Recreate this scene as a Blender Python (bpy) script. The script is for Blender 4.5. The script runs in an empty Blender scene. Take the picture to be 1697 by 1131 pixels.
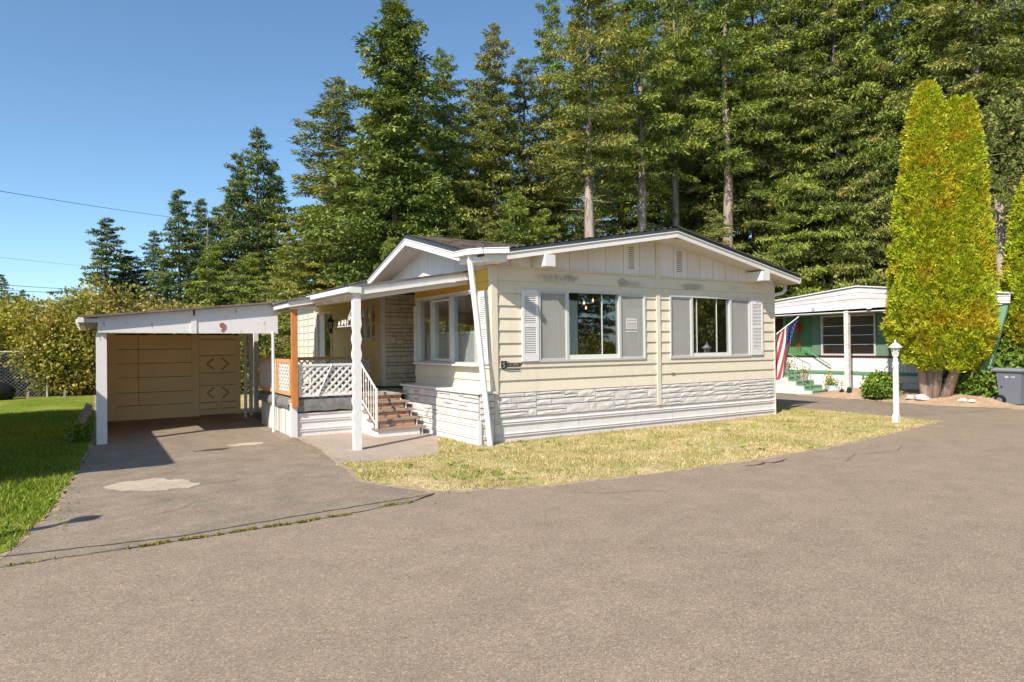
import bpy, math, random
import numpy as np
from mathutils import Vector, Matrix, Euler
sc = bpy.context.scene
R_ = math.radians
# ------------------------------------------------------------------ camera, sky, sun, exposure
cam = bpy.data.objects.new('camera', bpy.data.cameras.new('camera')); sc.collection.objects.link(cam)
cam.data.lens = 23.349; cam.data.sensor_width = 36; cam.data.clip_end = 2000; cam.data.clip_start = 0.05
def _cam():
    # measured attitude: right / down / forward axes in the house's own frame
    yaw, pitch, roll = R_(32.321), R_(0.3986), R_(0.6152)
    F = Vector((math.sin(yaw)*math.cos(pitch), math.cos(yaw)*math.cos(pitch), math.sin(pitch)))
    r = Vector((math.cos(yaw), -math.sin(yaw), 0)); d = F.cross(r)
    r2 = r*math.cos(roll)+d*math.sin(roll); d2 = -r*math.sin(roll)+d*math.cos(roll)
    m = Matrix((r2, -d2, -F)).transposed().to_4x4()
    m.translation = Vector((-6.0324, -10.1631, 1.75))
    return m
cam.matrix_world = _cam(); sc.camera = cam
SUN = Vector((1.91, 1.0, -1.9)).normalized()            # direction the light travels
el = math.asin(-SUN.z); az = math.atan2(-SUN.x, -SUN.y)  # compass angle of the sun from +Y, clockwise towards +X
world = bpy.data.worlds.new('World'); sc.world = world; world.use_nodes = True
wn = world.node_tree.nodes; bg = wn['Background']
sky = wn.new('ShaderNodeTexSky'); sky.sky_type = 'NISHITA'; sky.sun_disc = False
sky.sun_elevation = el; sky.sun_rotation = az; sky.air_density = 0.85; sky.dust_density = 0.5; sky.ozone_density = 1.5
tint = wn.new('ShaderNodeMix'); tint.data_type = 'RGBA'; tint.blend_type = 'MULTIPLY'; tint.inputs[0].default_value = 1; tint.inputs[7].default_value = (.78, .95, 1.0, 1)
world.node_tree.links.new(sky.outputs[0], tint.inputs[6]); world.node_tree.links.new(tint.outputs[2], bg.inputs[0]); bg.inputs[1].default_value = 0.125
sl = bpy.data.lights.new('sun', 'SUN'); sl.energy = 4.5; sl.angle = R_(0.53); sl.color = (1.0, 0.93, 0.82)
so = bpy.data.objects.new('sun', sl); sc.collection.objects.link(so); so.location = (-30, -15, 40)
so.rotation_euler = SUN.to_track_quat('-Z', 'Y').to_euler()
sc.view_settings.view_transform = 'Standard'; sc.view_settings.look = 'None'
sc.cycles.diffuse_bounces = 6; sc.cycles.max_bounces = 14; sc.cycles.transparent_max_bounces = 12
sc.view_settings.exposure = 0.64; sc.view_settings.gamma = 1.0; sc.view_settings.use_curve_mapping = False

# ------------------------------------------------------------------ helpers
COL = sc.collection.objects
def tag(o, label=None, cat=None, group=None, kind=None):
    if label: o['label'] = label
    if cat: o['category'] = cat
    if group: o['group'] = group
    if kind: o['kind'] = kind
    return o
def empty(name, loc=(0,0,0), rz=0, label=None, cat=None, group=None):
    o = bpy.data.objects.new(name, None); COL.link(o); o.location = loc; o.rotation_euler.z = rz
    o.empty_display_size = .2
    return tag(o, label, cat, group)
def children(o): return [c for c in bpy.data.objects if c.parent == o]
class MB:
    def __init__(s): s.v = []; s.f = []
    def add(s, vs, fs):
        b = len(s.v); s.v += [tuple(p) for p in vs]; s.f += [tuple(b+i for i in f) for f in fs]; return s
    def box(s, x0, x1, y0, y1, z0, z1):
        if x0 > x1: x0, x1 = x1, x0
        if y0 > y1: y0, y1 = y1, y0
        if z0 > z1: z0, z1 = z1, z0
        return s.add([(x0,y0,z0),(x1,y0,z0),(x1,y1,z0),(x0,y1,z0),(x0,y0,z1),(x1,y0,z1),(x1,y1,z1),(x0,y1,z1)],
            [(0,3,2,1),(4,5,6,7),(0,1,5,4),(1,2,6,5),(2,3,7,6),(3,0,4,7)])
    def beam(s, a, b, w, h, up=(0,0,1)):
        a = Vector(a); b = Vector(b); d = (b-a).normalized(); u = Vector(up)
        side = d.cross(u)
        if side.length < 1e-4: side = d.cross(Vector((0,1,0)))
        side.normalize(); u = side.cross(d).normalized()
        vs = []
        for p in (a, b):
            for su, sv in ((-1,-1),(1,-1),(1,1),(-1,1)): vs.append(p+side*su*w/2+u*sv*h/2)
        return s.add(vs, [(3,2,1,0),(4,5,6,7),(0,1,5,4),(1,2,6,5),(2,3,7,6),(3,0,4,7)])
    def prism(s, poly, vec):
        n = len(poly); v = Vector(vec)
        vs = [Vector(p) for p in poly]+[Vector(p)+v for p in poly]
        return s.add(vs, [tuple(range(n))[::-1], tuple(range(n, 2*n))]+[(i,(i+1)%n,n+(i+1)%n,n+i) for i in range(n)])
    def tube(s, pts, r, n=8, closed=False):
        pts = [Vector(p) for p in pts]; rs = r if isinstance(r, (list, tuple)) else [r]*len(pts)
        vs = []; prev = None
        for i, p in enumerate(pts):
            if closed: d = pts[(i+1) % len(pts)]-pts[i-1]
            else: d = pts[min(i+1, len(pts)-1)]-pts[max(i-1, 0)]
            d.normalize()
            if prev is None:
                prev = d.cross(Vector((0,0,1)))
                if prev.length < .05: prev = d.cross(Vector((1,0,0)))
            u = (prev-d*prev.dot(d)).normalized(); w = d.cross(u); prev = u
            for k in range(n):
                a = 2*math.pi*k/n; vs.append(p+(u*math.cos(a)+w*math.sin(a))*rs[i])
        fs = []; m = len(pts)
        for i in range(m if closed else m-1):
            for k in range(n):
                j = (i+1) % m
                fs.append((i*n+k, i*n+(k+1)%n, j*n+(k+1)%n, j*n+k))
        if not closed: fs += [tuple(range(n))[::-1], tuple((m-1)*n+k for k in range(n))]
        return s.add(vs, fs)
    def lathe(s, prof, c=(0,0,0), n=20):
        vs = []; cx, cy, cz = c
        for r, z in prof:
            for k in range(n):
                a = 2*math.pi*k/n; vs.append((cx+r*math.cos(a), cy+r*math.sin(a), cz+z))
        fs = [(i*n+k, i*n+(k+1)%n, (i+1)*n+(k+1)%n, (i+1)*n+k) for i in range(len(prof)-1) for k in range(n)]
        fs += [tuple(range(n))[::-1], tuple((len(prof)-1)*n+k for k in range(n))]
        return s.add(vs, fs)
    def build(s, name, mat, parent=None, kind=None, smooth=False, loc=None, label=None):
        me = bpy.data.meshes.new(name); me.from_pydata([tuple(v) for v in s.v], [], s.f); me.update()
        return link_mesh(me, name, mat, parent, kind, smooth, loc, label)
def link_mesh(me, name, mat, parent=None, kind=None, smooth=False, loc=None, label=None):
    if mat: me.materials.append(mat)
    if smooth: me.polygons.foreach_set('use_smooth', [True]*len(me.polygons))
    o = bpy.data.objects.new(name, me); COL.link(o)
    if parent: o.parent = parent
    if kind: o['kind'] = kind
    if loc: o.location = loc
    if label: o['label'] = label
    return o
def npmesh(name, V, F, tint=None):
    """V (n,3), F (m,k) equal-size faces, tint per vertex"""
    me = bpy.data.meshes.new(name); V = np.asarray(V, np.float32); F = np.asarray(F, np.int32)
    m, k = F.shape
    me.vertices.add(len(V)); me.vertices.foreach_set('co', V.ravel())
    me.loops.add(m*k); me.loops.foreach_set('vertex_index', F.ravel())
    me.polygons.add(m); me.polygons.foreach_set('loop_start', np.arange(0, m*k, k, dtype=np.int32))
    if tint is not None:
        a = me.attributes.new('tint', 'FLOAT', 'POINT'); a.data.foreach_set('value', np.asarray(tint, np.float32))
    me.update(calc_edges=True); return me
# ------------------------------------------------------------------ materials
class NT:
    def __init__(s, name):
        s.m = bpy.data.materials.new(name); s.m.use_nodes = True; s.t = s.m.node_tree; s.n = s.t.nodes
        s.b = s.n['Principled BSDF']; s.out = s.n['Material Output']
        s.co = s.n.new('ShaderNodeTexCoord')
    def l(s, a, b): s.t.links.new(a, b)
    def noise(s, scale, detail=4, rough=.55, vec=None, dist=0):
        n = s.n.new('ShaderNodeTexNoise'); n.inputs['Scale'].default_value = scale; n.inputs['Detail'].default_value = detail
        n.inputs['Roughness'].default_value = rough; n.inputs['Distortion'].default_value = dist
        s.l(vec if vec else s.co.outputs['Object'], n.inputs['Vector']); return n.outputs['Fac']
    def map(s, scale, rot=(0,0,0), src=None, loc=(0,0,0)):
        n = s.n.new('ShaderNodeMapping'); n.inputs['Scale'].default_value = scale; n.inputs['Rotation'].default_value = rot
        n.inputs['Location'].default_value = loc
        s.l(src if src else s.co.outputs['Object'], n.inputs['Vector']); return n.outputs[0]
    def ramp(s, fac, stops, interp='LINEAR'):
        n = s.n.new('ShaderNodeValToRGB'); e = n.color_ramp; e.interpolation = interp
        while len(e.elements) < len(stops): e.elements.new(.5)
        for el_, (p, c) in zip(e.elements, stops): el_.position = p; el_.color = (*c, 1) if len(c) == 3 else c
        s.l(fac, n.inputs[0]); return n.outputs[0]
    def mix(s, fac, a, b, mode='MIX'):
        n = s.n.new('ShaderNodeMix'); n.data_type = 'RGBA'; n.blend_type = mode
        for sock, v in ((n.inputs[0], fac), (n.inputs[6], a), (n.inputs[7], b)):
            if isinstance(v, (int, float)): sock.default_value = v
            elif isinstance(v, tuple): sock.default_value = (*v, 1)
            else: s.l(v, sock)
        return n.outputs[2]
    def math(s, op, a, b=0.):
        n = s.n.new('ShaderNodeMath'); n.operation = op
        for i, v in enumerate((a, b)):
            if isinstance(v, (int, float)): n.inputs[i].default_value = v
            else: s.l(v, n.inputs[i])
        return n.outputs[0]
    def rnd(s):
        return s.n.new('ShaderNodeObjectInfo').outputs['Random']
    def attr(s, name='tint'):
        n = s.n.new('ShaderNodeAttribute'); n.attribute_name = name; return n.outputs['Fac']
    def bump(s, h, strength=.3, dist=.01):
        n = s.n.new('ShaderNodeBump'); n.inputs['Strength'].default_value = strength; n.inputs['Distance'].default_value = dist
        s.l(h, n.inputs['Height']); s.l(n.outputs[0], s.b.inputs['Normal'])
    def col(s, c):
        if isinstance(c, tuple): s.b.inputs['Base Color'].default_value = (*c, 1)
        else: s.l(c, s.b.inputs['Base Color'])
        return s
    def fin(s, rough=.7, spec=.3, metal=0):
        s.b.inputs['Roughness'].default_value = rough; s.b.inputs['Specular IOR Level'].default_value = spec
        s.b.inputs['Metallic'].default_value = metal; return s.m
def hsc(c, k): return tuple(x*k for x in c)
def paint(name, c, wear=None, wearamt=.0, rough=.6, var=.12, grain=True, dirt=None, streak=0):
    t = NT(name); n1 = t.noise(1.7, 5); n2 = t.noise(38, 3, vec=t.map((1,1,.25)))
    a = t.ramp(n1, [(.3, hsc(c, 1-var)), (.7, hsc(c, 1+var*.3))])
    a = t.mix(.5, a, t.ramp(n2, [(.3, hsc(c, .93)), (.7, hsc(c, 1.03))]))
    rv = t.ramp(t.rnd(), [(0, (.93,.93,.93)), (1, (1,1,1))]); a = t.mix(1.0, a, rv, 'MULTIPLY')
    if dirt: a = t.mix(t.ramp(t.noise(2.2, 8, .7), [(.55, (0,0,0)), (.8, (.6,.6,.6))]), a, dirt)
    if streak:
        sk = t.ramp(t.noise(1.0, 7, .7, vec=t.map((9, 9, .8))), [(.50, (0,)*3), (.74, (streak,)*3)])
        a = t.mix(sk, a, hsc(c, .62)); a = t.mix(t.ramp(t.noise(24, 6, .8), [(.66, (0,)*3), (.74, (.35,)*3)]), a, hsc(c, .5))
    if wear:
        w = t.ramp(t.noise(9, 9, .72, vec=t.map((1,1,.35))), [(.62-wearamt*.12, (0,0,0)), (.66-wearamt*.12, (1,1,1))])
        a = t.mix(w, a, wear)
    t.col(a)
    if grain: t.bump(n2, .12, .004)
    return t.fin(rough, .3)
M = {}
WHITE = (.74,.70,.665)
M['white'] = paint('white_paint', WHITE, rough=.55, var=.08, streak=.3)
M['white_worn'] = paint('worn_white_paint', (.74,.70,.68), wear=(.40,.33,.28), wearamt=.1, var=.1)
M['white_post'] = paint('post_white_paint', (.74,.71,.69), wear=(.45,.38,.33), wearamt=.0, var=.08)
M['cream'] = paint('cream_siding_paint', (.70,.62,.49), rough=.6, var=.08, streak=.3)
M['cream_dirty'] = None
M['butter'] = paint('shaded_butter_siding', (.78,.60,.29), rough=.6, var=.05)  # cream siding as it looks under the porch roof, shade put into the colour
M['golden'] = paint('shaded_golden_siding', (.74,.47,.08), rough=.6, var=.05)  # top side boards: deep yellow of the roof's shade put into the colour
M['carport_in'] = paint('carport_buff_paint', (.88,.66,.36), wear=(.3,.2,.1), wearamt=-.6, var=.1)
M['trimwhite'] = paint('trim_white', (.72,.70,.66), rough=.4, var=.04, grain=False)
M['shutter'] = paint('shutter_white', (.70,.67,.655), rough=.5, var=.05, grain=False)
M['alu'] = NT('aluminium_frame').col((.58,.575,.56)).fin(.42, .5, .25)
M['darkgap'] = NT('dark_gap').col((.03,.028,.025)).fin(.9)
M['iron'] = NT('black_iron').col((.012,.012,.012)).fin(.45, .5)
M['soffit'] = paint('soffit_paint', (.66,.61,.54), rough=.7, var=.1, dirt=(.4,.34,.26))
M['peach'] = paint('peach_shutter', (.66,.50,.34), rough=.6, var=.05, grain=False)
# top siding board with soot-like mildew smudges
t = NT('cream_stained'); pos = t.co.outputs['Object']
base = t.ramp(t.noise(1.7, 5), [(.3, (.65,.58,.455)), (.7, (.70,.62,.49))])
def blob(x, z, r, amt):
    sub = t.n.new('ShaderNodeVectorMath'); sub.operation = 'SUBTRACT'; t.l(pos, sub.inputs[0]); sub.inputs[1].default_value = (x, 0, z)
    mul = t.n.new('ShaderNodeVectorMath'); mul.operation = 'MULTIPLY'; t.l(sub.outputs[0], mul.inputs[0]); mul.inputs[1].default_value = (1/r, 0, 1/.11)
    ln = t.n.new('ShaderNodeVectorMath'); ln.operation = 'LENGTH'; t.l(mul.outputs[0], ln.inputs[0])
    g = t.math('SUBTRACT', 1.0, ln.outputs['Value']); g = t.math('MAXIMUM', g, 0.0)
    return t.math('MULTIPLY', g, amt)
tot = blob(1.35, 3.02, .55, .9)
for a_ in ((1.75,3.03,.25,.9),(3.05,3.0,.16,2.2),(3.3,2.98,.4,.7),(4.95,2.98,.32,1.3),(5.2,3.0,.3,.8),(6.5,3.02,.4,.35)): tot = t.math('ADD', tot, blob(*a_))
tot = t.math('MULTIPLY', tot, t.ramp(t.noise(14, 5, .7), [(.3, (.15,)*3), (.65, (1,)*3)]))
tot = t.math('MINIMUM', tot, .5)
t.col(t.mix(tot, base, (.09,.085,.08))); M['cream_dirty'] = t.fin(.6, .3)
# painted cast-stone veneer
def stonemat(name, c, c2):
    t = NT(name); n1 = t.noise(7, 8, .7); n2 = t.noise(30, 6, .7)
    a = t.ramp(n1, [(.3, c2), (.62, c)]); a = t.mix(t.ramp(n2, [(.62, (0,)*3), (.75, (.35,)*3)]), a, hsc(c2, .6))
    rv = t.ramp(t.rnd(), [(0, (.9,.9,.9)), (1, (1,1,1))]); a = t.mix(1.0, a, rv, 'MULTIPLY')
    t.col(a); h = t.math('ADD', t.noise(16, 7, .75, dist=.6), t.math('MULTIPLY', n2, .4)); t.bump(h, .8, .022); return t.fin(.75, .25)
M['stone_white'] = stonemat('white_painted_stone', (.72,.68,.655), (.62,.56,.53))
M['stone_grey'] = stonemat('natural_stone_veneer', (.84,.70,.52), (.62,.49,.35))
M['mortar'] = NT('mortar').col((.22,.18,.15)).fin(.9)
M['mortar_white'] = NT('painted_joint').col((.36,.32,.30)).fin(.9)
# skirting
M['skirt'] = paint('skirting_vinyl', (.74,.695,.675), rough=.55, var=.07, dirt=(.55,.47,.42), streak=.35)
# glass
t = NT('window_glass'); t.n.remove(t.b)
gl = t.n.new('ShaderNodeBsdfGlossy'); gl.inputs['Roughness'].default_value = 0.0; gl.inputs['Color'].default_value = (.9,.92,.95,1)
tr = t.n.new('ShaderNodeBsdfTransparent'); tr.inputs['Color'].default_value = (.85,.87,.86,1)
fr = t.n.new('ShaderNodeLayerWeight'); fr.inputs['Blend'].default_value = .5
fv = t.ramp(fr.outputs['Facing'], [(0, (.09,)*3), (.36, (.19,)*3), (.8, (.42,)*3), (1, (1,)*3)])
mx = t.n.new('ShaderNodeMixShader'); t.l(fv, mx.inputs[0]); t.l(tr.outputs[0], mx.inputs[1]); t.l(gl.outputs[0], mx.inputs[2]); t.l(mx.outputs[0], t.out.inputs[0])
M['glass'] = t.m
t = NT('insect_screen'); df = t.n.new('ShaderNodeBsdfDiffuse'); df.inputs[0].default_value = (.50,.475,.45,1)
tr = t.n.new('ShaderNodeBsdfTransparent'); mx = t.n.new('ShaderNodeMixShader'); mx.inputs[0].default_value = .38
t.l(tr.outputs[0], mx.inputs[1]); t.l(df.outputs[0], mx.inputs[2]); t.l(mx.outputs[0], t.out.inputs[0]); M['screen'] = t.m
M['curtain'] = NT('curtain_cloth').col((.80,.76,.72)).fin(.9, .1)
M['curtain_white'] = NT('white_curtain').col((.78,.80,.83)).fin(.9, .1)
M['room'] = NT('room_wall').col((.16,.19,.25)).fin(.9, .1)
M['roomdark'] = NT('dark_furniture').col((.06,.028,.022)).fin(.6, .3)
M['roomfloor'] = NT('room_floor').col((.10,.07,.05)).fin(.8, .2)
M['bulb'] = NT('lit_bulb').col((1,.6,.3)).fin(.5); b_ = M['bulb'].node_tree.nodes['Principled BSDF']
b_.inputs['Emission Color'].default_value = (1,.5,.18,1); b_.inputs['Emission Strength'].default_value = 2.5
# shingles
t = NT('asphalt_shingles'); n1 = t.noise(3.2, 6, .65); n2 = t.noise(60, 3)
a = t.ramp(n1, [(.3, (.055,.045,.04)), (.5, (.13,.10,.085)), (.7, (.22,.17,.14))]); a = t.mix(.35, a, t.ramp(n2, [(.3, (.03,.03,.03)), (.7, (.2,.17,.15))]))
a = t.mix(.5, a, t.mix(1.0, a, t.ramp(t.attr(), [(0, (.35,.35,.36)), (1, (1.5,1.4,1.3))]), 'MULTIPLY'))
t.col(a); t.bump(n2, .5, .01); M['shingle'] = t.fin(.9, .2)
M['drip'] = NT('dark_drip_edge').col((.035,.045,.05)).fin(.5, .4)
t = NT('weathered_roll_roof'); n1 = t.noise(2.5, 8, .7); t.col(t.ramp(n1, [(.3, (.06,.05,.045)), (.6, (.2,.165,.14)), (.75, (.3,.26,.22))])); t.bump(t.noise(40,4), .5, .01); M['rollroof'] = t.fin(.9)
# woods
def wood(name, c1, c2, rough=.7, sc_=(3,3,40)):
    t = NT(name); n = t.noise(1.0, 6, .6, vec=t.map(sc_), dist=.4)
    a = t.ramp(n, [(.3, c1), (.7, c2)]); a = t.mix(1.0, a, t.ramp(t.rnd(), [(0,(.85,.85,.85)),(1,(1.1,1.1,1.1))]), 'MULTIPLY')
    t.col(a); t.bump(n, .3, .004); return t.fin(rough, .25)
M['orange_wood'] = wood('orange_stained_wood', (.40,.13,.035), (.58,.23,.07), sc_=(30,30,3))
M['orange_rail'] = wood('pale_orange_rail', (.55,.30,.12), (.72,.43,.19), sc_=(4,4,40))
M['tread'] = wood('weathered_tread', (.20,.14,.10), (.42,.33,.26), sc_=(2,40,40))
t = NT('peeling_red_riser'); n = t.noise(5, 8, .7, vec=t.map((1,1,3)))
t.col(t.ramp(n, [(.42, (.44,.22,.13)), (.5, (.54,.32,.21)), (.56, (.10,.06,.04)), (.62, (.55,.36,.25))])); M['riser'] = t.fin(.8)
t = NT('sun_bleached_deck'); n = t.noise(4, 7, .7); t.col(t.ramp(n, [(.35, (.2,.17,.14)), (.6, (.5,.45,.4))])); M['deck'] = t.fin(.8)
M['turf'] = NT('green_turf_mat').col((.03,.10,.025)).fin(.95)
t = NT('grey_tarp'); n = t.noise(9, 5); t.col(t.ramp(n, [(.3, (.15,.145,.145)), (.7, (.22,.215,.21))])); t.bump(n, .4, .02); M['tarp'] = t.fin(.8)
# bark
def barkmat(name, c1, c2):
    t = NT(name); n = t.noise(1.0, 7, .7, vec=t.map((7,7,1.2)), dist=.5); t.col(t.ramp(n, [(.3, c1), (.68, c2)])); t.bump(n, 1.0, .05); return t.fin(.9, .1)
M['bark'] = barkmat('fir_bark', (.07,.05,.04), (.27,.20,.16))
M['bark_pale'] = barkmat('pale_fir_bark', (.18,.135,.11), (.46,.37,.30))
M['bark_arb'] = barkmat('stringy_bark', (.20,.14,.11), (.50,.38,.30))
# foliage
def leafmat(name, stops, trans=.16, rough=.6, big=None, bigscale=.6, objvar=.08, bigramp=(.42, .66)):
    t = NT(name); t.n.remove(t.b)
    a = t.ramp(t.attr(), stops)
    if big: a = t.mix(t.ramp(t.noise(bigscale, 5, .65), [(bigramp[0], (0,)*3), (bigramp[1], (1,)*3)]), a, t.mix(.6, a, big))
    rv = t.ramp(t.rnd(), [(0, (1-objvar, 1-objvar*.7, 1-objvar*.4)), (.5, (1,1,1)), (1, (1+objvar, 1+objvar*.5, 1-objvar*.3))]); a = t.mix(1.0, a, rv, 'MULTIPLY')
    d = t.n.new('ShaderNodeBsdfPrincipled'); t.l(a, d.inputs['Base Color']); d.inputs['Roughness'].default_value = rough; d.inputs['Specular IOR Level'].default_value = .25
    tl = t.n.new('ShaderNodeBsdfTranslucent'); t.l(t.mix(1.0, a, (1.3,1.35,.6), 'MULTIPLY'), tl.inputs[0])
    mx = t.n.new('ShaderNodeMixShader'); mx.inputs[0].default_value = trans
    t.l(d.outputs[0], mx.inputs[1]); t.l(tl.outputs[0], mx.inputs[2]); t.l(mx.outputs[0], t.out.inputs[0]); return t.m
M['fir'] = leafmat('fir_needles', [(0, (0.106,0.130,0.037)), (.5, (0.225,0.248,0.055)), (1, (0.451,0.410,0.120))])
M['fir_green'] = leafmat('green_fir_needles', [(0, (0.085,0.134,0.029)), (.5, (0.208,0.259,0.046)), (1, (0.414,0.432,0.088))])
M['spruce'] = leafmat('spruce_needles', [(0, (0.072,0.109,0.041)), (.5, (0.132,0.178,0.056)), (1, (0.264,0.283,0.086))])
M['cedar'] = leafmat('cedar_sprays', [(0, (0.072,0.117,0.028)), (.5, (0.166,0.214,0.042)), (1, (0.331,0.357,0.084))])
M['arbor'] = leafmat('golden_arborvitae_sprays', [(0, (.15,.22,.012)), (.5, (.40,.46,.022)), (1, (.66,.66,.05))], trans=.25, big=(.66,.33,.03), bigscale=.9, objvar=.05, bigramp=(.47, .72))
M['hedge'] = leafmat('yellowing_leaves', [(0, (0.104,0.130,0.018)), (.5, (0.286,0.286,0.048)), (1, (0.624,0.520,0.132))], trans=.3, big=(.40,.22,.05), bigscale=.35)
M['autumn'] = leafmat('autumn_leaves', [(0, (.14,.12,.02)), (.5, (.30,.25,.06)), (1, (.50,.40,.14))], trans=.3)
M['shrub'] = leafmat('glossy_green_leaves', [(0, (0.052,0.108,0.013)), (.5, (0.143,0.228,0.033)), (1, (0.390,0.456,0.077))], trans=.2, rough=.4)
M['oliveleaf'] = leafmat('olive_leaves', [(0, (0.075,0.094,0.026)), (.5, (0.180,0.203,0.052)), (1, (0.360,0.348,0.104))], trans=.3)
M['arbcore'] = NT('dark_inner_core').col((.07,.075,.012)).fin(.95, .05)  # even dark olive for the solid core inside the crown
# ground
def grassy(name, lush, dry, bare, s=.9, bareamt=.5):
    t = NT(name); n1 = t.noise(s, 7, .65); n2 = t.noise(14, 5, .7); n3 = t.noise(90, 3, .6)
    a = t.mix(t.ramp(n1, [(.38, (0,)*3), (.62, (1,)*3)]), lush, dry)
    a = t.mix(t.ramp(t.noise(2.6, 6, .7), [(.62-.12*bareamt, (0,)*3), (.75-.1*bareamt, (1,)*3)]), a, bare)
    a = t.mix(.45, a, t.mix(1.0, a, t.ramp(n2, [(.25, (.35,.35,.35)), (.75, (1.6,1.6,1.5))]), 'MULTIPLY'))
    a = t.mix(.5, a, t.mix(1.0, a, t.ramp(n3, [(.25, (.4,.4,.4)), (.75, (1.6,1.55,1.5))]), 'MULTIPLY'))
    t.col(a); t.bump(n3, .8, .02); return t.fin(.95, .1)
M['grass_dry'] = grassy('dry_lawn', (.30,.27,.07), (.58,.46,.27), (.50,.36,.24), 1.1, .7)
M['grass_lush'] = grassy('green_lawn', (.13,.20,.014), (.26,.27,.05), (.34,.26,.12), .6, -.2)
M['forest_floor'] = grassy('forest_floor', (.09,.08,.03), (.2,.15,.08), (.22,.15,.09), .3, .3)
M['bark_mulch'] = grassy('fallen_needles', (.40,.27,.18), (.5,.37,.26), (.33,.22,.15), 1.5, .3)
M['soil'] = grassy('soil_and_needles', (.36,.27,.18), (.45,.35,.26), (.28,.2,.14), 3, .3)
def asphalt(name, c, patches, s=1.0, sheen=.3):
    t = NT(name); n1 = t.noise(.35, 6, .6); n2 = t.noise(2.3, 7, .7); sp = t.noise(170*s, 2, .7)
    v = t.n.new('ShaderNodeTexVoronoi'); v.inputs['Scale'].default_value = 95*s; t.l(t.co.outputs['Object'], v.inputs['Vector'])
    a = t.ramp(n1, [(.35, hsc(c, .9)), (.65, hsc(c, 1.08))])
    a = t.mix(.6, a, t.ramp(n2, [(.3, hsc(patches, .8)), (.7, hsc(c, 1.1))]))
    a = t.mix(t.ramp(t.noise(.9, 6, .7), [(.52, (0,)*3), (.75, (.55,)*3)]), a, hsc(patches, .85))
    vs_ = t.n.new('ShaderNodeSeparateColor'); t.l(v.outputs['Color'], vs_.inputs[0])
    a = t.mix(.9, a, t.mix(1.0, a, t.ramp(vs_.outputs[0], [(0, (.68,.67,.66)), (.6, (1.0,1.0,1.0)), (.9, (1.18,1.18,1.18)), (1, (1.7,1.66,1.6))]), 'MULTIPLY'))
    a = t.mix(.7, a, t.mix(1.0, a, t.ramp(sp, [(.3, (.45,.45,.45)), (.5, (1,1,1)), (.72, (1.6,1.58,1.55))]), 'MULTIPLY'))
    t.col(a); t.bump(t.math('ADD', sp, v.outputs['Distance']), .5, .006); return t.fin(.85, sheen)
M['road'] = asphalt('worn_asphalt', (.312,.240,.176), (.276,.210,.153), 1.25)
M['drive'] = asphalt('old_driveway_asphalt', (.30,.238,.18), (.19,.145,.105), 1.1)
M['pad'] = asphalt('concrete_pad', (.43,.35,.28), (.37,.29,.23), 1.6)
M['patch'] = asphalt('pale_patch', (.52,.44,.33), (.42,.35,.26), 1.6)
M['tar'] = NT('tar_line').col((.10,.08,.062)).fin(.8)
M['stainmat'] = NT('oil_stain').col((.07,.055,.048)).fin(.6)
M['moss'] = leafmat('crack_weeds', [(0, (.10,.11,.02)), (1, (.34,.30,.08))], trans=.1)
def blademat(name, src):
    m = M[src].copy(); m.name = name; return m
M['blade_dry'] = leafmat('dry_grass_blades', [(0, (.29,.235,.09)), (.5, (.54,.43,.21)), (1, (.78,.62,.39))], trans=.2, big=(.17,.24,.015), bigscale=1.3, objvar=0)
M['blade_lush'] = leafmat('green_grass_blades', [(0, (.08,.14,.008)), (.5, (.17,.25,.016)), (1, (.34,.36,.07))], trans=.3, big=(.30,.30,.06), bigscale=.8, objvar=0)
M['gutter'] = NT('gutter_white').col((.72,.70,.67)).fin(.6, .3)
# neighbour
M['green'] = NT('green_ribbed_siding').col((.09,.22,.09)).fin(.5, .4)
M['green_trim'] = NT('green_trim').col((.11,.27,.15)).fin(.6)
M['green_pale'] = NT('sage_green').col((.17,.30,.19)).fin(.6)
M['shutter_sage'] = NT('sage_shutter').col((.12,.19,.13)).fin(.6)
M['step_green'] = NT('green_step_paint').col((.20,.34,.22)).fin(.6)
M['maroon'] = NT('dark_maroon_trim').col((.05,.018,.015)).fin(.6)
t = NT('weathered_white_metal'); n = t.noise(1.0, 6, .7, vec=t.map((1.2,1.2,14))); t.col(t.ramp(n, [(.3, (.42,.37,.34)), (.6, (.70,.67,.65))])); M['oldmetal'] = t.fin(.6)
M['bin'] = NT('grey_plastic').col((.15,.16,.19)).fin(.45, .4)
M['binlid'] = NT('grey_lid').col((.19,.205,.24)).fin(.4, .4)
M['rubber'] = NT('black_rubber').col((.012,.012,.013)).fin(.55, .3)
M['brownnum'] = NT('rust_brown').col((.30,.13,.085)).fin(.6)
M['black'] = NT('black_paint').col((.02,.022,.02)).fin(.5)
M['emblem'] = NT('emblem_silver').col((.35,.35,.33)).fin(.4, .5, .3)
M['fred'] = NT('flag_red').col((.58,.06,.075)).fin(.8, .1)
M['fwhite'] = NT('flag_white').col((.80,.78,.78)).fin(.8, .1)
M['fblue'] = NT('flag_blue').col((.05,.075,.26)).fin(.8, .1)
for k_ in ('fred', 'fwhite', 'fblue'):
    mm_ = M[k_]; nt_ = mm_.node_tree; b__ = nt_.nodes['Principled BSDF']; tl_ = nt_.nodes.new('ShaderNodeBsdfTranslucent'); tl_.inputs[0].default_value = b__.inputs['Base Color'].default_value
    mx_ = nt_.nodes.new('ShaderNodeMixShader'); mx_.inputs[0].default_value = .4; nt_.links.new(b__.outputs[0], mx_.inputs[1]); nt_.links.new(tl_.outputs[0], mx_.inputs[2]); nt_.links.new(mx_.outputs[0], nt_.nodes['Material Output'].inputs[0])
M['red'] = NT('red_ribbon').col((.55,.05,.02)).fin(.7)
M['orange'] = NT('orange_bloom').col((.7,.22,.06)).fin(.7)
M['terra'] = NT('pinkish_pot').col((.5,.42,.38)).fin(.7)
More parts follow.
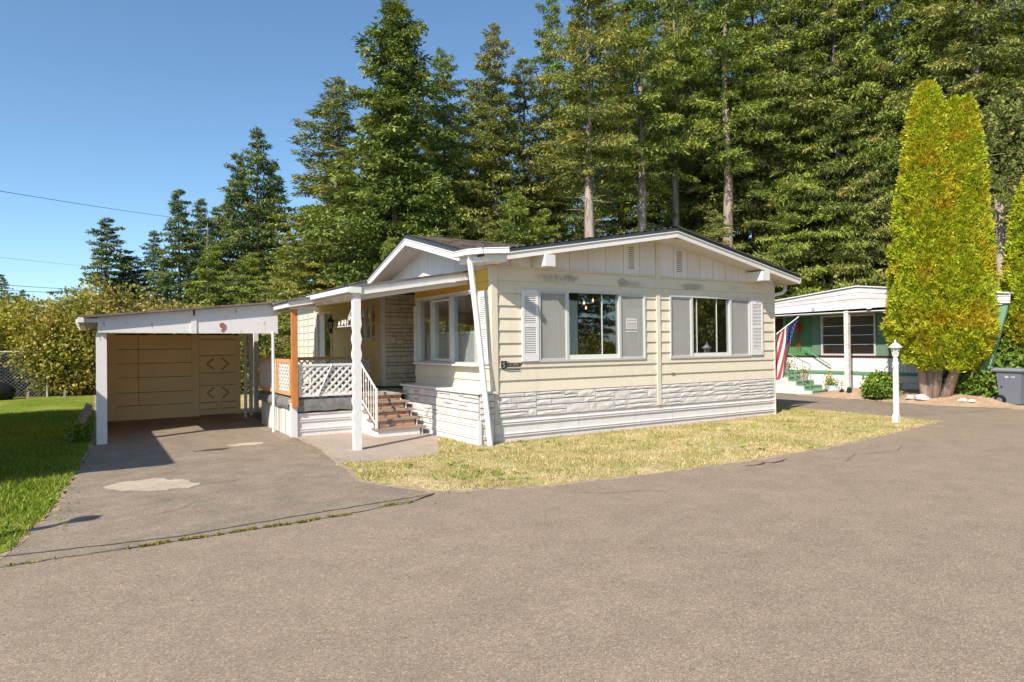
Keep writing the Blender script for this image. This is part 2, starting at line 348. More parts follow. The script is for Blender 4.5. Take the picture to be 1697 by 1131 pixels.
M['bluepot'] = NT('pale_blue_pot').col((.38,.46,.58)).fin(.5)
M['weedleaf'] = leafmat('light_weed_leaves', [(0, (.14,.20,.02)), (.5, (.24,.32,.04)), (1, (.40,.44,.09))], trans=.2)
M['wiremesh'] = NT('dull_wire').col((.16,.16,.16)).fin(.6)
M['lozenge'] = NT('brown_moulding').col((.42,.25,.12)).fin(.7)  # brown lines, kept dark in place of the relief's own shadow lines
M['gloomleaf'] = leafmat('gloom_toned_leaves', [(0, (.02,.035,.01)), (.5, (.04,.06,.015)), (1, (.08,.10,.03))])  # leaf colour darkened to paint the gloom behind the fence
M['wire'] = NT('power_wire').col((.04,.04,.045)).fin(.6)
t = NT('frosted_lamp_glass'); t.b.inputs['Transmission Weight'].default_value = .0; t.b.inputs['Alpha'].default_value = .55; t.col((.7,.72,.72)); M['lampglass'] = t.fin(.15, .5)
M['shed'] = NT('red_shed').col((.45,.14,.05)).fin(.7)

# ================================================================== GROUND
def sheet(name, poly, z, mat, thick=.02, kind='structure'):
    m = MB(); m.prism([(x, y, z-thick) for x, y in poly], (0,0,thick)); o = m.build(name, mat); o['kind'] = kind; return o
def noisy(poly, step=.25, amp=.05, seed=1):
    rs = random.Random(seed); out = []
    for i, (x, y) in enumerate(poly):
        x2, y2 = poly[(i+1) % len(poly)]; L = math.hypot(x2-x, y2-y); n = max(1, int(L/step)) if L < 14 else 1
        for k in range(n):
            f = k/n; a = amp if 0 < k else amp*.4
            out.append((x+(x2-x)*f+rs.uniform(-a, a), y+(y2-y)*f+rs.uniform(-a, a)))
    return out
sheet('ground', [(-400,-400),(400,-400),(400,400),(-400,400)], 0.0, M['forest_floor'], .5)
road_edge = [(-80,-3.6),(-6.7,-3.42),(-5.78,-3.46),(-4.73,-3.43),(-3.9,-3.41),(-2.95,-3.23),(-2.66,-3.09),(-2.58,-2.94),(-1.35,-3.44),(.6,-3.66),(2.67,-3.76),(5.5,-3.6),(8.72,-3.1),(9.47,-3.05),(9.9,-2.2),(12.2,-2.55),(14.4,-2.75),(80,-3.2)]
sheet('road', road_edge+[(80,-15),(-80,-15)], .012, M['road'])
# driveway from road to the carport
drive = [(-6.75,-3.41),(-6.6,-2.5),(-6.38,-1.45),(-6.3,.0),(-6.22,1.1),(-6.12,2.6),(-6.05,4.2),(-5.95,8.9),(-2.6,8.9),(-2.6,3.07),(-2.72,3.0),(-2.75,1.0),(-2.95,-.35),(-2.98,-1.2),(-3.08,-1.85),(-2.62,-3.02),(-2.95,-3.2),(-3.9,-3.4),(-4.73,-3.42),(-5.78,-3.45)]
sheet('driveway', noisy(drive, .3, .03, 4), .016, M['drive'])
sheet('concrete_pad', noisy([(-2.72,3.1),(-2.76,1.0),(-2.95,-.38),(-1.35,-.52),(-.9,.35),(-.38,1.5),(-.3,3.1)], .3, .015, 5), .022, M['pad'])
# neighbour's drive, between our lawn strip and their bed
sheet('neighbour_driveway', noisy([(9.9,-2.25),(9.45,-2.9),(9.7,-1.2),(9.82,.9),(9.6,4),(9.3,14),(14.2,14),(13.9,5),(13.2,.6),(13.3,-.8),(13.9,-2.2),(14.4,-2.74),(12.2,-2.54)], .4, .04, 6), .018, M['drive'])
# lawns
lawn_front = [(-.95,.3),(-1.4,-.52),(-2.9,-.42),(-2.96,-1.2),(-3.06,-1.85),(-2.55,-2.9),(-1.35,-3.4),(.6,-3.62),(2.67,-3.72),(5.5,-3.56),(8.72,-3.06),(9.42,-3.0),(9.62,-1.2),(9.75,.9),(9.6,3),(9.45,9),(7.9,9),(7.9,0),(0,0),(-.4,0),(-.4,1.5)]
lawn_left = [(-6.75,-3.3),(-6.62,-2.5),(-6.42,-1.45),(-6.36,.0),(-6.28,1.1),(-6.2,2.6),(-6.1,4.2),(-6.0,8.9),(-6.0,21),(-40,21),(-40,-3.4)]
def grown(poly, d):
    n = len(poly); area = sum(poly[i][0]*poly[(i+1)%n][1]-poly[(i+1)%n][0]*poly[i][1] for i in range(n)); sg = 1 if area > 0 else -1; out = []
    for i in range(n):
        a = Vector(poly[i-1]); b = Vector(poly[i]); c = Vector(poly[(i+1)%n]); e = ((b-a).normalized()+(c-b).normalized()).normalized(); out.append((b.x+e.y*d*sg, b.y-e.x*d*sg))
    return out
sheet('soil', noisy(grown(lawn_front, .07), .12, .05, 17), .0185, M['soil'])
sheet('soil', noisy(grown([p for p in lawn_left], .07), .12, .05, 18), .0187, M['soil'])
sheet('front_lawn', noisy(lawn_front, .12, .06, 7), .020, M['grass_dry'])
sheet('side_lawn', noisy(lawn_left, .12, .05, 8), .024, M['grass_lush'])
sheet('back_lawn', [(-6,8.95),(-6,21),(12,21),(12,14.1),(-.1,14),(-.1,8.95)], .018, M['grass_dry'])
# raised bed before the neighbour's home
m = MB(); g = 26
bx = np.linspace(12.9, 19, g); by = np.linspace(-3.4, 4.6, g)
vs = []
for i in range(g):
    for j in range(g):
        x, y = bx[i], by[j]; e = min(1, max(0, (x-13.35-.25*math.sin(y*1.7)-max(0, y-1)*.25)/1.0)); h = .0+.26*e*e*(3-2*e)*min(1, max(0, (y+2.9)/1.0))*min(1, max(0, (3.4-y)/1.4))
        vs.append((x, y, -.02+.036*(e > .02)+h+.012*math.sin(x*7+y*5)*e))
m.add(vs, [(i*g+j, (i+1)*g+j, (i+1)*g+j+1, i*g+j+1) for i in range(g-1) for j in range(g-1)])
m.build('planting_bed', M['bark_mulch'], smooth=True)['kind'] = 'structure'
# pale patch, tar seam, weeds in the crack, stain, edging litter
def flat(name, pts, z, mat, label=None): 
    m = MB(); m.prism([(x, y, z-.003) for x, y in pts], (0,0,.003)); o = m.build(name, mat); o['kind'] = 'structure'; return o
rs = random.Random(11)
flat('patch', noisy([(-5.95,-.35),(-5.75,-.08),(-5.35,-.02),(-5.05,-.3),(-4.85,-.75),(-5.02,-1.0),(-5.4,-.92),(-5.75,-.72)], .09, .06, 2), .021, M['patch'])
flat('patch', noisy([(-4.0,2.6),(-3.7,2.75),(-3.35,2.7),(-3.45,2.45),(-3.9,2.4)], .08, .03, 3), .021, M['patch'])
def ribbon(name, pts, w, z, mat, seed=0, jit=.02):
    r = random.Random(seed); L = []; Rr = []; P = []
    for (a, b) in zip(pts[:-1], pts[1:]):
        n = max(2, int(math.dist(a, b)/.08))
        for k in range(n): f = k/n; P.append((a[0]+(b[0]-a[0])*f, a[1]+(b[1]-a[1])*f+r.uniform(-jit, jit)))
    P.append(pts[-1]); m = MB(); vs = []
    for i, p in enumerate(P):
        ww = w*r.uniform(.55, 1.2)*min(1, .25+i/6, .25+(len(P)-1-i)/6); vs += [(p[0], p[1]-ww/2, z), (p[0], p[1]+ww/2, z)]
    m.add(vs, [(2*i, 2*i+2, 2*i+3, 2*i+1) for i in range(len(P)-1)]); o = m.build(name, mat); o['kind'] = 'structure'; return o
ribbon('tar_seam', [(-9,-3.02),(-6.7,-3.12),(-5.35,-3.30),(-4.21,-3.17),(-3.3,-3.1),(-2.7,-3.06)], .032, .0205, M['tar'], 3, .010)
ribbon('crack', [(-9,-3.45),(-6.7,-3.44),(-5.78,-3.45),(-4.73,-3.43),(-3.9,-3.41),(-2.95,-3.23),(-2.6,-3.0)], .014, .0215, M['tar'], 4, .014)
ribbon('road_stain', [(1.75,-3.98),(2.0,-4.05),(2.2,-3.98),(2.45,-4.06),(2.75,-3.95)], .07, .0165, M['stainmat'], 5, .03)
flat('drive_stain', noisy([(-4.6,2.2),(-4.3,2.32),(-4.0,2.3),(-4.15,2.12)], .08, .02, 3), .0225, M['stainmat'])
ribbon('crack', [(-1.3,-3.9),(-.9,-4.2),(-.55,-4.3),(-.2,-4.6)], .012, .0165, M['tar'], 14, .02)
ribbon('crack', [(-5.9,1.0),(-5.4,.8),(-5.1,1.0),(-4.5,.7),(-4.1,.9)], .012, .0215, M['tar'], 15, .02)
ribbon('crack', [(-5.6,-2.3),(-5.2,-2.1),(-4.9,-1.6)], .010, .0215, M['tar'], 16, .02)
ribbon('crack', [(3.2,-4.6),(3.9,-4.3),(4.8,-4.5),(5.5,-4.2)], .012, .0165, M['tar'], 19, .02)
ribbon('crack', [(-4.9,-.85),(-4.7,-.8),(-4.45,-.85)], .03, .0215, M['tar'], 7, .01)
# blades of grass as real geometry
def inside(px, py, poly):
    n = len(poly); r = np.zeros(len(px), bool); j = n-1
    for i in range(n):
        xi, yi = poly[i]; xj, yj = poly[j]
        c = ((yi > py) != (yj > py)) & (px < (xj-xi)*(py-yi)/((yj-yi) or 1e-9)+xi); r ^= c; j = i
    return r
def blades(name, poly, n, hmin, hmax, mat, label, seed, z=.02, w=.006, bbox=None, patchy=.5, cat='grass'):
    r = np.random.default_rng(seed); P = np.array(poly); lo, hi = (P.min(0), P.max(0)) if bbox is None else (np.array(bbox[:2]), np.array(bbox[2:]))
    xy = r.uniform(lo, hi, (n*3, 2)); xy = xy[inside(xy[:,0], xy[:,1], poly)][:n]
    f = np.sin(xy[:,0]*3.1+1.3*np.sin(xy[:,1]*2.7))*np.sin(xy[:,1]*3.7+1.1*np.sin(xy[:,0]*1.9)); keep = r.uniform(0,1,len(xy)) < 1-patchy*(f*.5+.5); xy = xy[keep]; f = f[keep]
    k = len(xy); a = r.uniform(0, 2*np.pi, k); h = r.uniform(hmin, hmax, k)*(1-.35*f); ww = w*r.uniform(.7, 1.5, k); lean = r.uniform(-1, 1, (k,2))*h[:,None]*.7
    V = np.zeros((k,3,3)); dx = np.cos(a)*ww; dy = np.sin(a)*ww
    V[:,0,0] = xy[:,0]-dx; V[:,0,1] = xy[:,1]-dy; V[:,1,0] = xy[:,0]+dx; V[:,1,1] = xy[:,1]+dy
    V[:,2,0] = xy[:,0]+lean[:,0]; V[:,2,1] = xy[:,1]+lean[:,1]; V[:,:2,2] = z; V[:,2,2] = z+h
    me = npmesh(name, V.reshape(-1,3), np.arange(k*3).reshape(-1,3), np.repeat(r.uniform(0,1,k), 3))
    o = link_mesh(me, name, mat); tag(o, label, cat, None, 'stuff'); return o
blades('grass', lawn_front, 90000, .012, .045, M['blade_dry'], 'dry yellowing grass on the strip between home and road', 1, w=.006, bbox=(-3.1,-3.8,9.8,1.6), patchy=.75)
blades('grass', [(-6.62,-2.9),(-6.42,-1.45),(-6.3,.2),(-6.22,1.1),(-6.1,4.2),(-6.0,8.9),(-6,20.5),(-14,20.5),(-9,-2.9)], 110000, .02, .07, M['blade_lush'], 'lush green grass beside the driveway at the left edge', 2, z=.02, w=.008, bbox=(-9.5,-2.9,-5.9,13), patchy=.3)
flat('soil', noisy([(-.33,-.13),(1.5,-.2),(3.2,-.28),(5.0,-.42),(6.8,-.22),(7.9,-.12),(7.9,-.0),(-.33,-.0)], .1, .05, 31), .0225, M['soil'])
# broad-leaved weeds and clover clumps in both lawns
r = np.random.default_rng(44); cl = []
for (cx_, cy_, sd_, nn) in [(-1.7,-2.6,.35,26),(-1.9,-1.3,.35,18),(-.3,-1.1,.3,12),(.6,-.6,.3,10),(2.2,-2.1,.5,14),(4.4,-1.6,.6,14),(6.6,-1.9,.5,12),(-.7,-.2,.25,9),(3.4,-3.2,.4,10),(5.1,-.5,.3,6),(-6.6,-1.2,.2,14),(-6.5,.5,.2,12),(-6.45,-2.2,.15,8)]:
    for _ in range(nn): cl.append((r.normal(cx_, sd_), r.normal(cy_, sd_)))
cl = np.array(cl); ok = inside(cl[:,0], cl[:,1], lawn_front)|inside(cl[:,0], cl[:,1], lawn_left); cl = cl[ok]; k = len(cl); m_ = 26
C = np.repeat(np.c_[cl, np.full(k, .022)], m_, 0); a = r.uniform(0, 6.28, k*m_); L_ = r.uniform(.012, .038, k*m_)*np.repeat(r.uniform(.6,1.5,k), m_); e_ = r.uniform(.15, .9, k*m_)
D = np.c_[np.cos(a), np.sin(a), e_]; D /= np.linalg.norm(D, axis=1)[:,None]; S = np.c_[-np.sin(a), np.cos(a), np.zeros(k*m_)]; C = C+D*r.uniform(0,.05,k*m_)[:,None]
V = np.stack([C, C+D*L_[:,None]*.5+S*(L_*.28)[:,None], C+D*L_[:,None], C+D*L_[:,None]*.5-S*(L_*.28)[:,None]], 1)
tag(link_mesh(npmesh('lawn_weeds', V.reshape(-1,3), np.arange(k*m_*4).reshape(-1,4), np.repeat(r.uniform(0,1,k*m_),4)), 'lawn_weeds', M['weedleaf']), 'bright green weed clumps scattered through the lawns', 'weeds', None, 'stuff')
# weeds in the road crack
r = np.random.default_rng(5); segs = [(-6.9,-6.3,-3.44,.15),(-5.78,-5.2,-3.45,1),(-5.2,-4.73,-3.44,.6),(-4.73,-4.2,-3.43,1),(-4.2,-3.7,-3.41,.8),(-3.35,-3.0,-3.28,.8)]
VV = []; TT = []
for x0, x1, yy, dns in segs:
    k = int(1500*(x1-x0)*dns); xs = r.uniform(x0, x1, k); keep = np.sin(xs*19)+np.sin(xs*41+1) > -.7; xs = xs[keep]; k = len(xs)
    ys = yy+r.normal(0, .013, k)+.012*np.sin(xs*9)+(xs-x0)*.0; h = r.uniform(.006, .022, k); a = r.uniform(0, 6.28, k); V = np.zeros((k,3,3))
    V[:,0] = np.c_[xs-np.cos(a)*.008, ys-np.sin(a)*.008, np.full(k,.02)]; V[:,1] = np.c_[xs+np.cos(a)*.008, ys+np.sin(a)*.008, np.full(k,.02)]; V[:,2] = np.c_[xs+r.normal(0,.012,k), ys+r.normal(0,.012,k), .02+h]
    VV.append(V.reshape(-1,3)); TT.append(np.repeat(r.uniform(0,1,k), 3))
VV = np.concatenate(VV); link = link_mesh(npmesh('crack_weeds', VV, np.arange(len(VV)).reshape(-1,3), np.concatenate(TT)), 'crack_weeds', M['moss'])
tag(link, 'yellowish moss and weeds growing in the crack between driveway and road', 'weeds', None, 'stuff')
# fallen leaves
def litter(name, pts_fn, n, mat, label, seed, size=.025):
    r = np.random.default_rng(seed); xy = pts_fn(r, n); k = len(xy); a = r.uniform(0, 6.28, k); s = r.uniform(.5, 1.3, k)*size
    V = np.zeros((k,4,3)); z = .024+r.uniform(0, .012, k)
    for i, (u, v) in enumerate(((-1,0),(0,-.55),(1,0),(0,.55))):
        V[:,i,0] = xy[:,0]+(np.cos(a)*u-np.sin(a)*v)*s; V[:,i,1] = xy[:,1]+(np.sin(a)*u+np.cos(a)*v)*s; V[:,i,2] = z+r.uniform(0, .012, k)
    o = link_mesh(npmesh(name, V.reshape(-1,3), np.arange(k*4).reshape(-1,4), np.repeat(r.uniform(0,1,k),4)), name, mat); tag(o, label, 'leaves', None, 'stuff')
litter('fallen_leaves', lambda r, n: np.c_[r.uniform(-3.1,9,n), r.uniform(-3.6,0,n)], 420, M['autumn'], 'scattered fallen leaves on the front lawn', 3, .022)
litter('fallen_leaves', lambda r, n: np.c_[-6.25+np.abs(r.normal(0,.12,n))*np.sign(r.normal(0,1,n)), r.uniform(-2.5,4.2,n)], 260, M['autumn'], 'brown leaf litter along the driveway edge by the side lawn', 4, .018)
litter('debris', lambda r, n: np.c_[r.uniform(-7,9,n), -3.5-np.abs(r.normal(0,1.6,n))], 260, M['autumn'], 'tiny leaves and twigs scattered on the road', 8, .011)
litter('debris', lambda r, n: np.c_[r.uniform(-6,-3,n), r.uniform(-3,4,n)], 200, M['autumn'], 'tiny leaves and twigs scattered on the driveway', 9, .010)
litter('fallen_leaves', lambda r, n: np.c_[-2.85+r.normal(0,.09,n), r.uniform(-1.8,3,n)], 300, M['autumn'], 'brown leaf litter along the edge of the concrete pad', 6, .015)
litter('fallen_leaves', lambda r, n: np.c_[r.uniform(-13,-6,n), r.uniform(14.5,20.5,n)], 900, M['autumn'], 'pale fallen leaves on the grass in front of the hedge', 7, .05)

# ================================================================== MOBILE HOME
home = empty('mobile_home', (0,0,0), 0, 'cream and white single-storey mobile home with stone skirting and two wide front windows', 'mobile home')
W = 7.85; LEN = 13.4
PK = 4.0; EZ = 3.92
def rz(x): return EZ-.168*abs(x-PK)            # soffit height over the front wall
# backing shell (walls with openings)
def wall_pieces(u0, u1, z0, z1, holes):
    """rectangles covering [u0,u1]x[z0,z1] minus holes [(a,b,c,d)]"""
    us = sorted({u0, u1, *[min(max(h[0],u0),u1) for h in holes], *[min(max(h[1],u0),u1) for h in holes]})
    out = []
    for a, b in zip(us[:-1], us[1:]):
        if b-a < 1e-4: continue
        cut = sorted([(max(h[2],z0), min(h[3],z1)) for h in holes if h[0] < (a+b)/2 < h[1] and h[3] > z0 and h[2] < z1])
        z = z0
        for c, d in cut:
            if c-z > 1e-4: out.append((a, b, z, c))
            z = max(z, d)
        if z1-z > 1e-4: out.append((a, b, z, z1))
    # merge neighbours with same z
    res = []
    for p in out:
        for q in res:
            if abs(q[1]-p[0]) < 1e-4 and abs(q[2]-p[2]) < 1e-4 and abs(q[3]-p[3]) < 1e-4: q[1] = p[1]; break
        else: res.append(list(p))
    return res
WL = (.97, 3.65, 1.44, 2.79); WR = (4.36, 6.97, 1.44, 2.79); WS = (.52, 3.14, 1.41, 2.76)
WB = (6.0, 7.05, 1.95, 2.78); DOOR = (9.35, 10.75, .80, 2.80)
m = MB()
for a, b, c, d in wall_pieces(.10, W-.02, .75, 3.15, [WL, WR]): m.box(a, b, .02, .10, c, d)
for a, b, c, d in wall_pieces(.02, 3.32, .75, 3.15, [WS]): m.box(.02, .10, a, b, c, d)
m.box(.10, 1.1, 3.24, 3.32, .75, 3.15); m.box(1.1, 1.18, 3.24, 5.3, .75, 3.15)
for a, b, c, d in wall_pieces(5.22, LEN, .0, 3.15, [WB, DOOR]): m.box(.02, .10, a, b, c, d)
m.box(.1, W-.02, LEN-.08, LEN, 0, 3.15); m.box(W-.10, W-.02, .10, LEN-.08, 0, 3.15)
m.box(.10, W-.10, .10, LEN-.08, .70, .75)
m.build('wall', M['cream'], home)
# lap siding, one object per board
def board(axis, u0, u1, zb, zt, pieces, mat, proud=.028):
    runs = []
    for p in sorted(pieces):
        if runs and any(abs(q[1]-p[0]) < 1e-4 for q in runs[-1]): runs[-1].append(p)
        else: runs.append([p])
    for run in runs: one_board(axis, zb, zt, run, mat, proud)
def one_board(axis, zb, zt, pieces, mat, proud):
    m = MB()
    for a, b, c, d in pieces:
        pc = proud*(1-(c-zb)/(zt-zb)); pd = proud*(1-(d-zb)/(zt-zb))
        pts = [(a, 0.018, c), (a, -pc, c), (a, -pd-.002, d), (a, .018, d)]
        if axis == 'y': m.prism(pts, (b-a, 0, 0))
        else: m.prism([(-(-p[1]) if False else p[1], a, p[2]) for p in pts][::-1], (0, b-a, 0))
    return m.build('plank', mat, home)
NB = 10
for k in range(NB):
    zb = .9+.225*k; zt = zb+.225
    for (s0, s1) in ((.075, 3.97), (4.07, W)):
        pcs = wall_pieces(s0, s1, zb, zt, [WL, WR])
        if pcs: board('y', s0, s1, zb, zt, pcs, M['cream_dirty'] if k == 9 else M['cream'])
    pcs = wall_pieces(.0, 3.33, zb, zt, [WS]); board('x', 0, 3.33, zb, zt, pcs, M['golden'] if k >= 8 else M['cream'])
    pcs = wall_pieces(5.3, 10.95, zb, zt, [WB, DOOR])
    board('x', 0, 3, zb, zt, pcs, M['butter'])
    board('x', 0, 3, zb, zt, [(11.0, LEN, zb, zt)], M['cream'])
m = MB(); m.box(-.045, .0, -.045, .075, .45, 3.15); m.box(0, .075, -.045, -.0, .45, 3.15); m.build('corner_trim', M['cream'], home)
m = MB(); m.box(W+.002, W+.03, -.035, .06, .0, 3.15); m.build('corner_trim', M['cream'], home)
m = MB(); m.box(-.05, .03, 5.19, 5.3, .76, 3.1); m.build('corner_trim', M['white'], home)
m = MB(); m.box(-.06, .0, 10.95, 11.05, .76, 2.95); m.build('corner_trim', M['white_worn'], home)
m = MB(); m.box(-.005, W+.0, -.035, 0, 3.15, 3.185); m.box(-.035, -.005, -.035, 3.33, 3.15, 3.185); m.build('band_trim', M['cream'], home)
# stone veneer
def ashlar(u0, u1, z0, z1, seed, hs=(.075, .11, .15), ws=(.28, .75)):
    r = random.Random(seed); out = []
    # split the strip into columns of variable breaks, courses per column staggered
    segs = []; a = u0
    while u1-a > .02:
        w = r.uniform(.75, 1.7) if u1-u0 > 2 else u1-u0
        if u1-a-w < .5: w = u1-a
        segs.append((a, a+w)); a += w
    for (U0, U1) in segs:
      z = z0
      while z1-z > .03:
        h = r.choice(hs)
        if z1-z-h < .06: h = z1-z
        u = U0
        while U1-u > .02:
            w = r.uniform(*ws)*(.6 if h > .12 and r.random() < .4 else 1)
            if U1-u-w < .15: w = U1-u
            if h > .13 and r.random() < .55:
                f = r.choice((.42, .5, .6)); out += [(u, u+w, z, z+h*f), (u, u+w, z+h*f, z+h)] 
            else: out.append((u, u+w, z, z+h))
            u += w
        z += h
    return out
def stones(place, u0, u1, z0, z1, seed, mat, parent, hs=(.11, .15, .19), ws=(.28, .8), d=.03):
    r = random.Random(seed+100)
    for a, b, c, e in ashlar(u0, u1, z0, z1, seed, hs, ws):
        g = .009; a += g; b -= g; c += g; e -= g
        nx = 3 if b-a > .25 else 2; nz = 2; vs = []; 
        for i in range(nx+1):
            for j in range(nz+1):
                edge = i in (0, nx) or j in (0, nz)
                o = d*(.7 if edge else 1)+r.uniform(-.22, .22)*d*(.35 if edge else 1)
                vs.append(place(a+(b-a)*i/nx+(0 if i in (0,nx) else r.uniform(-.02,.02)), c+(e-c)*j/nz, o))
        base = len(vs); ring = [(i, 0) for i in range(nx+1)]+[(nx, j) for j in range(1, nz+1)]+[(i, nz) for i in range(nx-1, -1, -1)]+[(0, j) for j in range(nz-1, 0, -1)]
        for i, j in ring: vs.append(place(a+(b-a)*i/nx, c+(e-c)*j/nz, 0))
        fs = [(i*(nz+1)+j, (i+1)*(nz+1)+j, (i+1)*(nz+1)+j+1, i*(nz+1)+j+1) for i in range(nx) for j in range(nz)]
        n = len(ring); idx = [i*(nz+1)+j for i, j in ring]
        fs += [(base+k, base+(k+1)%n, idx[(k+1)%n], idx[k]) for k in range(n)]
        MB().add(vs, fs).build('stone', mat, parent)
m = MB(); m.box(.0, W, -.005, .018, .45, .9); m.build('stone_backing', M['mortar_white'], home)
stones(lambda u, z, o: (u, -.006-o, z), .0, 3.97, .45, .895, 21, M['stone_white'], home)
stones(lambda u, z, o: (u, -.006-o, z), 4.07, W, .45, .895, 22, M['stone_white'], home)
# front skirting: flat panels with two double ribs
m = MB(); m.box(0, W, -.004, .02, .0, .449)
m.build('skirting', M['skirt'], home)
for z_ in (.125, .165, .335, .375):
    m = MB(); m.prism([(0,-.005,z_-.012),(0,-.028,z_-.006),(0,-.028,z_+.006),(0,-.005,z_+.012)][::-1], (W,0,0)); m.build('skirting_rib', M['skirt'], home)
for x_ in (1.9, 3.35, 4.42, 6.6): MB().box(x_-.004, x_+.004, -.0075, -.0035, .0, .45).build('skirting_joint', M['mortar_white'], home)
MB().box(W, W+.02, -.02, .1, 0, .9).build('skirting_end', M['skirt'], home)
# planter ledge on the left side
m = MB(); m.box(-.33, -.02, -.07, 3.28, 0, .90); m.build('ledge', M['mortar_white'], home)
m = MB(); m.box(-.385, .0, -.11, 1.62, .905, .945); m.build('ledge_cap', M['white_worn'], home)
m = MB(); m.box(-.385, .0, 1.66, 3.32, .91, .95); m.build('ledge_cap', M['white_worn'], home)
stones(lambda u, z, o: (-.332-o, u, z), -.06, 3.27, .44, .9, 31, M['stone_white'], home, hs=(.15,.16,.19), ws=(.35,.95), d=.022)
stones(lambda u, z, o: (u, -.072-o, z), -.33, -.03, .44, .9, 32, M['stone_white'], home, hs=(.11,.15,.19), ws=(.3,.4))
m = MB(); m.box(-.345, -.332, -.065, 3.27, .0, .435); m.box(-.345, -.045, -.078, -.065, 0, .435); m.build('skirting', M['skirt'], home)
for z_ in (.125, .165, .335, .375):
    m = MB(); m.box(-.362, -.345, -.065, 3.27, z_-.009, z_+.009); m.box(-.345, -.045, -.095, -.078, z_-.009, z_+.009); m.build('skirting_rib', M['skirt'], home)
m = MB(); m.box(-.375, -.32, -.115, -.04, 0, .44); m.build('corner_trim', M['skirt'], home)
# stone return wall of the entry recess
m = MB(); m.box(-.02, 1.15, 5.205, 5.22, .0, 3.1); m.build('stone_backing', M['mortar'], home)
stones(lambda u, z, o: (u, 5.203-o, z), .03, 1.1, .78, 3.05, 41, M['stone_grey'], home, hs=(.08,.11,.15,.2), ws=(.25,.75), d=.03)
# gable: vertical boards with grooves
def gable_boards(xs):
    for a, b in zip(xs[:-1], xs[1:]):
        pts = [(a+.006, -.012, 3.187), (b-.006, -.012, 3.187), (b-.006, -.012, rz(b)), (a+.006, -.012, rz(a))]
        if a < PK < b: pts = pts[:2]+[(b-.006,-.012,rz(b)), (PK,-.012,rz(PK)), (a+.006,-.012,rz(a))]
        MB().prism(pts, (0, .03, 0)).build('gable_board', M['white'], home)
gable_boards([0,.37,.83,1.27,1.71,2.17,2.62,3.08,3.53,3.97]); gable_boards([4.07,4.5,4.92,5.32,5.74,6.16,6.6,7.05,7.5,W])
MB().prism([(0,.02,3.15),(W,.02,3.15),(W,.02,rz(W)),(PK,.02,rz(PK)),(0,.02,rz(0))], (0,.06,0)).build('gable_backing', M['darkgap'], home)
for x0_, x1_ in ((3.22, 3.37), (4.60, 4.76)):
    m = MB()
    for k in range(11): m.box(x0_, x1_, -.018, -.012, 3.30+k*.042, 3.315+k*.042)
    m.build('gable_vent', M['mortar'], home)
MB().box(3.97, 4.07, -.045, .018, .47, rz(4.0)-.01).build('divider_post', M['cream'], home)
# eave beams poking out below the rakes
def prow(x): return -(.60-.27*abs(x-PK)/4.3)
for x0_, x1_ in ((.84, 1.06), (6.88, 7.12)):
    m = MB(); y_ = prow(x0_)-.0; zt_ = min(rz(x0_), rz(x1_))-.005; m.box(x0_, x1_, y_-.05, -.012, zt_-.21, zt_); m.build('eave_beam', M['white'], home)
# main roof: two slopes, shingled; prow overhang at the front
EL = -.42; ER = 8.45
def roofz(x): return 4.13-.17*abs(x-PK)
def roof_slope(x0, x1, name, ya=None, yb=None):
    # deck slab as prism, front edge follows the prow
    pts_t = []; 
    m = MB(); n = 8; vs = []
    for i in range(n+1):
        x = x0+(x1-x0)*i/n; y = prow(x) if ya is None else ya; ye = LEN+.4 if yb is None else yb
        vs += [(x, y, roofz(x)-.02), (x, ye, roofz(x)-.02), (x, y, roofz(x)-.10), (x, ye, roofz(x)-.10)]
    fs = []
    for i in range(n):
        a = i*4; b = a+4
        fs += [(a, b, b+1, a+1), (a+2, a+3, b+3, b+2), (a, a+2, b+2, b), (a+1, b+1, b+3, a+3)]
    fs += [(0,1,3,2), (n*4, n*4+2, n*4+3, n*4+1)]
    m.add(vs, fs); return m.build(name, M['drip'], home)
roof_slope(EL, PK, 'roof_deck', None, .18); roof_slope(.14, PK, 'roof_deck', .18, 5.12); roof_slope(EL, PK, 'roof_deck', 5.12, None); roof_slope(PK, ER, 'roof_deck')
# soffit boards follow the prow
m = MB(); n = 16; vs = []
for i in range(n+1):
    x = .12+(ER-.12)*i/n; vs += [(x, prow(x)+.03, rz(x)-.0), (x, -.012, rz(x)-.0), (x, prow(x)+.03, rz(x)+.02), (x, -.012, rz(x)+.02)]
fs = []
for i in range(n): a = i*4; b = a+4; fs += [(a, a+1, b+1, b), (a+2, b+2, b+3, a+3), (a, b, b+2, a+2), (a+1, a+3, b+3, b+1)]
m.add(vs, fs); m.build('soffit', M['soffit'], home)
MB().prism([(W+.03,-.012,rz(W)),(ER,-.012,rz(ER)),(ER,-.012,rz(ER)+.02),(W+.03,-.012,rz(W)+.02)], (0,LEN,0)).build('soffit', M['soffit'], home)
# white fascia (barge boards): two steps
def barge(x0, x1, name='fascia'):
    m = MB(); n = 6
    for (dz0, dz1, dy) in ((-.0, .105, .02), (.105, .125, .04)):
        vs = []
        for i in range(n+1):
            x = x0+(x1-x0)*i/n; y = prow(x)
            vs += [(x, y-dy, rz(x)+dz0-.01), (x, y+.03, rz(x)+dz0-.01), (x, y+.03, rz(x)+dz1-.01), (x, y-dy, rz(x)+dz1-.01)]
        fs = []
        for i in range(n): a = i*4; b = a+4; fs += [(a, b, b+1, a+1), (a+1, b+1, b+2, a+2), (a+2, b+2, b+3, a+3), (a+3, b+3, b, a)]
        fs += [(0,1,2,3), tuple(n*4+q for q in (3,2,1,0))]
        m.add(vs, fs)
    return m.build(name, M['white'], home)
barge(.0, PK); barge(PK, ER)
MB().box(ER-.02, ER+.09, prow(ER)+.02, LEN+.3, rz(ER)+.02, rz(ER)+.13).build('gutter', M['gutter'], home)
